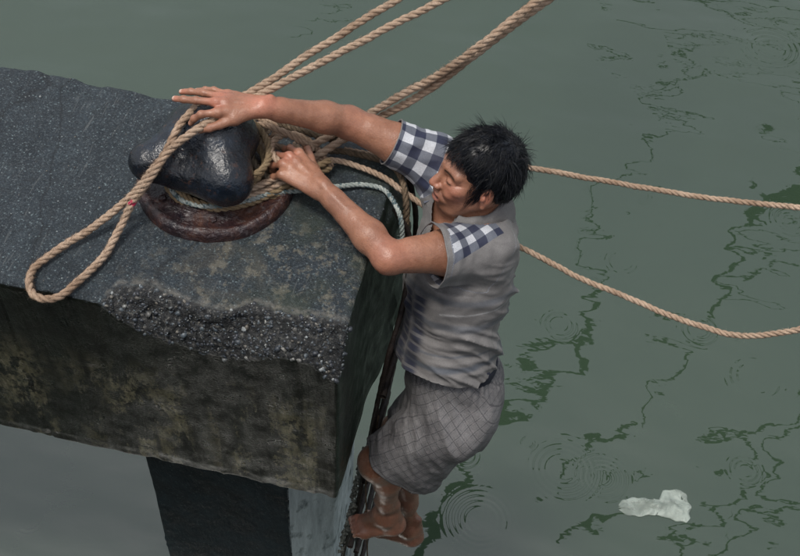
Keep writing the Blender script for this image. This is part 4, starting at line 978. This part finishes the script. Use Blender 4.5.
def m_shorts():
    m, nt, b = mat('grey_crosslined_cotton'); co = objco(nt)
    n = nt.nodes.new('ShaderNodeAttribute'); n.attribute_name = 'pc'; sx = nt.nodes.new('ShaderNodeSeparateXYZ'); lk(nt, n.outputs['Vector'], sx.inputs[0])
    def line(x, f, w): return M_(nt, 'LESS_THAN', M_(nt, 'ABSOLUTE', M_(nt, 'SUBTRACT', M_(nt, 'FRACT', M_(nt, 'MULTIPLY', M_(nt, 'ADD', x, 60), f)), .5)), w)
    ln = M_(nt, 'MAXIMUM', line(sx.outputs[0], 1, .045), line(sx.outputs[1], 1, .045))
    l2 = M_(nt, 'MAXIMUM', line(sx.outputs[0], 2.0, .07), line(sx.outputs[1], 2.0, .07))
    c = ramp(nt, noise(nt, co, 11, 4), (.3, (.150, .145, .147)), (.7, (.250, .243, .243)))
    c = mixc(nt, M_(nt, 'MULTIPLY', l2, .22), c, (.06, .06, .07)); c = mixc(nt, M_(nt, 'MULTIPLY', ln, .55), c, (.028, .028, .036))
    pt = ramp(nt, vor(nt, co, 55), (.25, .35), (.4, 0)); c = mixc(nt, pt, c, (.27, .25, .25))
    c = mixc(nt, M_(nt, 'MULTIPLY', attr(nt, 'hem'), .6), c, (.03, .03, .035))
    c = mixc(nt, ramp(nt, noise(nt, co, 420, 2), (.4, .3), (.6, 0)), c, (.03, .03, .03))
    lk(nt, c, b.inputs['Base Color']); b.inputs['Roughness'].default_value = .72; b.inputs['Specular IOR Level'].default_value = .3
    bump(nt, b, noise(nt, co, 55, 5, .6), .4, .006)
    return m
shorts = sheet(sp, .0040, shorts_disp, [clip_waist, clip_legs], 'shorts', m_shorts(), man, shorts_attr)
# navy waistband lining showing at the back
V = []; F = []; seg = 72
for i in range(seg):
    a = 2*math.pi*i/seg; e = -FV*math.cos(a)*.118+LV*math.sin(a)*.150
    for j, (k_, t) in enumerate(((1.02, -.03), (1.06, .000), (1.05, .020), (1.00, .024))): V.append(WB+e*(k_+.010*math.sin(a*23+j))+SPINE*t)
for i in range(seg):
    i2 = (i+1) % seg
    if 17 < i < 56: continue                      # the lining only shows at the back
    for j in range(3): F.append((i*4+j, i*4+j+1, i2*4+j+1, i2*4+j))
mesh_obj('waistband', V, F, m_plain('navy_elastic', (.014, .017, .034), .8), shorts)

# ------------------------------------------------------------------ ladder, thin line, floating bag
RUST = m_plain('rusted_ladder_steel', (.030, .020, .015), .6, .4, (.008, .006, .006), 30, .8)
lad = empty('boarding_ladder', (.06, .28, .0), 'rusted steel ladder hanging down the pier side under the bare feet', 'ladder')
def bar(name, pts, r, m, parent, step=.012, sides=10, amp=.0012):
    Q = catmull(pts, step); v, f = tube_mesh(Q, r*(1+.10*vnoise(Q, 60, 3)), sides)
    v = v+amp*np.stack([vnoise(v, 70, i) for i in range(3)], 1)
    return mesh_obj(name, v, f, m, parent)
bar('rail', [(.030, .52, -.004), (.085, .50, -.10), (.095, .40, -.26), (.076, .30, -.43), (.045, .28, -.80), (.000, .28, -1.42), (-.038, .28, -1.72), (-.06, .28, -2.2), (-.06, .28, -3.1)], .0085, RUST, lad)
bar('rail', [(.040, .66, -.004), (.074, .64, -.14), (.076, .64, -.38), (.041, .64, -.80), (-.002, .64, -1.42), (-.042, .64, -1.72), (-.06, .64, -2.2), (-.06, .64, -3.1)], .0085, RUST, lad)
for z in (-.58, -.86, -1.14, -1.418, -1.70, -1.98):
    x = float(np.interp(-z, [.43, .80, 1.42, 1.72], [.076, .045, .0, -.038])); x = max(x, .0)
    y0 = .15 if abs(z+1.418) < .01 else .265
    bar('rung', [(x+.012, y0, z), (x+.014, .45, z-.004), (x+.010, .655, z)], .0105, RUST, lad)
# barnacles on the lower rail
bv, bf = [], []; r9 = np.random.default_rng(4)
for n_ in range(240):
    t = r9.random(); z = -.98-.72*t; x = float(np.interp(-z, [.80, 1.42, 1.72], [.045, .0, -.038])); s = .003+.006*r9.random()
    c = A(x-.006-.018*r9.random(), .28+.02*r9.normal(), z); v = iV*s*A(1, 1, .8)*(1+.2*r9.normal(size=(len(iV), 1)))+c
    bv.append(v); bf.append(iF+n_*len(iV))
tag(mesh_obj('barnacles', np.concatenate(bv), np.concatenate(bf), m_plain('barnacle_shell', (.24, .25, .21), .7, .4, (.03, .03, .025), 60), lad), kind='stuff')
laid_rope('thin_line', [(.055, .33, -.80), (.040, .25, -1.10), (.042, .25, -1.25), (.052, .25, -1.50), (.060, .25, -1.75), (.055, .25, -3.05)], .0030, ROPE_D, 'thin dark line hanging straight down beside the toes', seed=40, fuzz=0, step=.004)

def m_bag():
    m, nt, b = mat('thin_white_plastic'); co = objco(nt)
    b.inputs['Base Color'].default_value = (.50, .57, .51, 1); b.inputs['Roughness'].default_value = .35
    b.inputs['Transmission Weight'].default_value = .0
    lk(nt, ramp(nt, noise(nt, co, 9, 3), (.38, .22), (.62, .62)), b.inputs['Alpha'])
    bump(nt, b, noise(nt, co, 16, 4, .6, .8), .8, .03)
    return m
bx, by = 1.36, 1.481
V = []; F = []; nu, nv = 44, 30; BS = 1.643
for j in range(nv+1):
    for i in range(nu+1):
        u = i/nu*2-1; v_ = j/nv*2-1
        top = float(np.interp(u, [-1, -.85, -.5, -.1, .22, .36, .60, .88, 1], [.006, .026, .036, .031, .030, .060, .066, .064, .050]))
        bot = float(np.interp(u, [-1, -.85, -.5, -.1, .25, .55, .85, 1], [-.010, -.026, -.033, -.026, -.031, -.046, -.052, -.036]))
        x = u*.115-.010*(v_*v_)*(u > 0)+.004*math.sin(v_*6+u*2); y = bot+(top-bot)*(v_*.5+.5)+.002*math.sin(u*19)
        q_ = A(x, y, .3); z = (.010*float(vnoise(q_, 22, 4))+.006*abs(float(vnoise(q_, 50, 6))))*(1-v_**4)*(1-u**6)+.012*(1-v_*v_)*(1-u*u)
        a = .22; V.append((bx+BS*(x*math.cos(a)-y*math.sin(a)), by+BS*(x*math.sin(a)+y*math.cos(a)), WATER+.003+z*BS))
for j in range(nv):
    for i in range(nu):
        a = j*(nu+1)+i; u = (i/nu*2-1); v_ = j/nv*2-1
        F.append((a, a+1, a+nu+2, a+nu+1))
bag = mesh_obj('plastic_bag', V, F, m_bag(), origin=(bx, by, WATER)); tag(bag, 'crumpled white plastic bag floating on the water at the lower right', 'bag')
sm = bag.modifiers.new('film', 'SOLIDIFY'); sm.thickness = .0015

# ------------------------------------------------------------------ bare boughs leaning over the water beyond the pier; the water mirrors them
BARK = m_plain('dark_bark', (.030, .026, .018), .9, .2, (.014, .012, .009), 14, 1)
BR = [
([(2.27, 11.16, 1.60), (1.76, 9.88, 1.60), (1.75, 9.49, 1.60), (1.65, 8.80, 1.60), (1.48, 8.32, 1.60), (1.27, 7.52, 1.60), (1.11, 7.06, 1.60), (1.11, 6.50, 1.60)], (.03,.035)),
([(1.20, 6.74, 1.60), (1.12, 6.21, 1.60), (1.04, 5.78, 1.60), (0.71, 5.43, 1.60), (0.53, 4.88, 1.60), (0.31, 4.34, 1.60), (0.17, 3.74, 1.60), (0.14, 3.40, 1.60), (0.13, 2.98, 1.60)], (.09,.15)),
([(4.09, 11.95, 1.80), (3.67, 10.88, 1.80), (3.52, 9.77, 1.80), (3.30, 8.65, 1.80), (2.91, 7.57, 1.80), (2.54, 6.73, 1.80), (2.41, 5.97, 1.80), (2.19, 5.97, 1.80), (2.13, 5.34, 1.80), (2.03, 4.94, 1.80), (1.91, 4.64, 1.80)], (.14,.025)),
([(3.83, 5.57, 1.40), (3.52, 5.19, 1.40), (2.99, 4.56, 1.40), (2.58, 3.99, 1.40), (2.27, 3.55, 1.40), (2.07, 3.16, 1.40)], (.06,.04)),
([(3.82, 5.32, 1.40), (3.47, 4.79, 1.40), (3.14, 4.29, 1.40), (2.78, 3.67, 1.40), (2.61, 3.28, 1.40)], (.05,.03)),
([(1.70, 4.60, 1.50), (1.52, 4.18, 1.50), (1.32, 3.91, 1.50), (1.30, 3.63, 1.50), (1.26, 3.21, 1.50)], (.08,.05)),
([(0.87, 11.91, 1.80), (1.44, 11.88, 1.80), (1.99, 12.17, 1.80), (2.54, 12.47, 1.80), (3.26, 12.39, 1.80), (4.11, 12.86, 1.80)], (.05,.09)),
([(-3.24, 10.70, 1.80), (-2.95, 10.88, 1.80), (-2.55, 11.15, 1.80), (-2.27, 11.65, 1.80)], (.05,.03)),
([(1.77, 10.93, 1.70), (2.29, 11.33, 1.70), (2.83, 11.52, 1.70), (3.37, 11.41, 1.70), (4.05, 11.51, 1.70)], (.04,.05)),
([(3.30, 8.56, 1.80), (3.54, 9.05, 1.80), (3.82, 9.48, 1.80)], (.12,.14)),
([(2.52, 6.65, 1.70), (2.78, 7.15, 1.70), (3.17, 7.52, 1.70), (3.63, 7.99, 1.70), (3.98, 8.32, 1.70)], (.05,.03)),
]
BL = ['thin wavering bough reflected above the upper rope at the right', 'thick ragged bough reflected right beside the back of the man', 'crooked bough reflected across both ropes at the right edge',
      'long slanting bough reflected below the floating bag, the upper of two', 'short slanting bough reflected at the lower right, the lower of two', 'broken bough reflected in the rain rings left of the bag',
      'dark leafy bough reflected along the top right edge', 'small bough reflected at the top edge left of the ropes', 'twiggy bough reflected just under the top right edge',
      'stubby thick bough reflected at the right edge near the upper rope', 'forked bough reflected at the right between the two ropes']
for k, (P, (w0, w1)) in enumerate(BR):
    P = [tuple(p) for p in P]; Q = catmull(P, .04); Q = Q+.06*np.stack([vnoise(Q, 3.1, i+k) for i in range(3)], 1)+.03*np.stack([vnoise(Q, 8, i+k) for i in range(3)], 1)
    v, f = tube_mesh(Q, (w0+(w1-w0)*np.linspace(0, 1, len(Q)))*.62*(1+.35*vnoise(Q, 5, k)), 7)
    vs_, fs_ = [v], [f]; off = len(v); rb = np.random.default_rng(k)
    for _ in range(int(len(Q)*.035)):
        i = rb.integers(2, len(Q)-2); d = unit(rb.normal(size=3)*A(1, 1, .4)); L = .10+.30*rb.random()
        T2 = catmull([Q[i], Q[i]+d*L*.5+rb.normal(size=3)*.03, Q[i]+d*L], .04); v, f = tube_mesh(T2, np.linspace(.010, .004, len(T2)), 5); vs_.append(v); fs_.append(f+off); off += len(v)
    o = mesh_obj('bare_bough', np.concatenate(vs_), np.concatenate(fs_), BARK, origin=P[0])
    tag(o, BL[k], 'bough', 'boughs mirrored in the water')
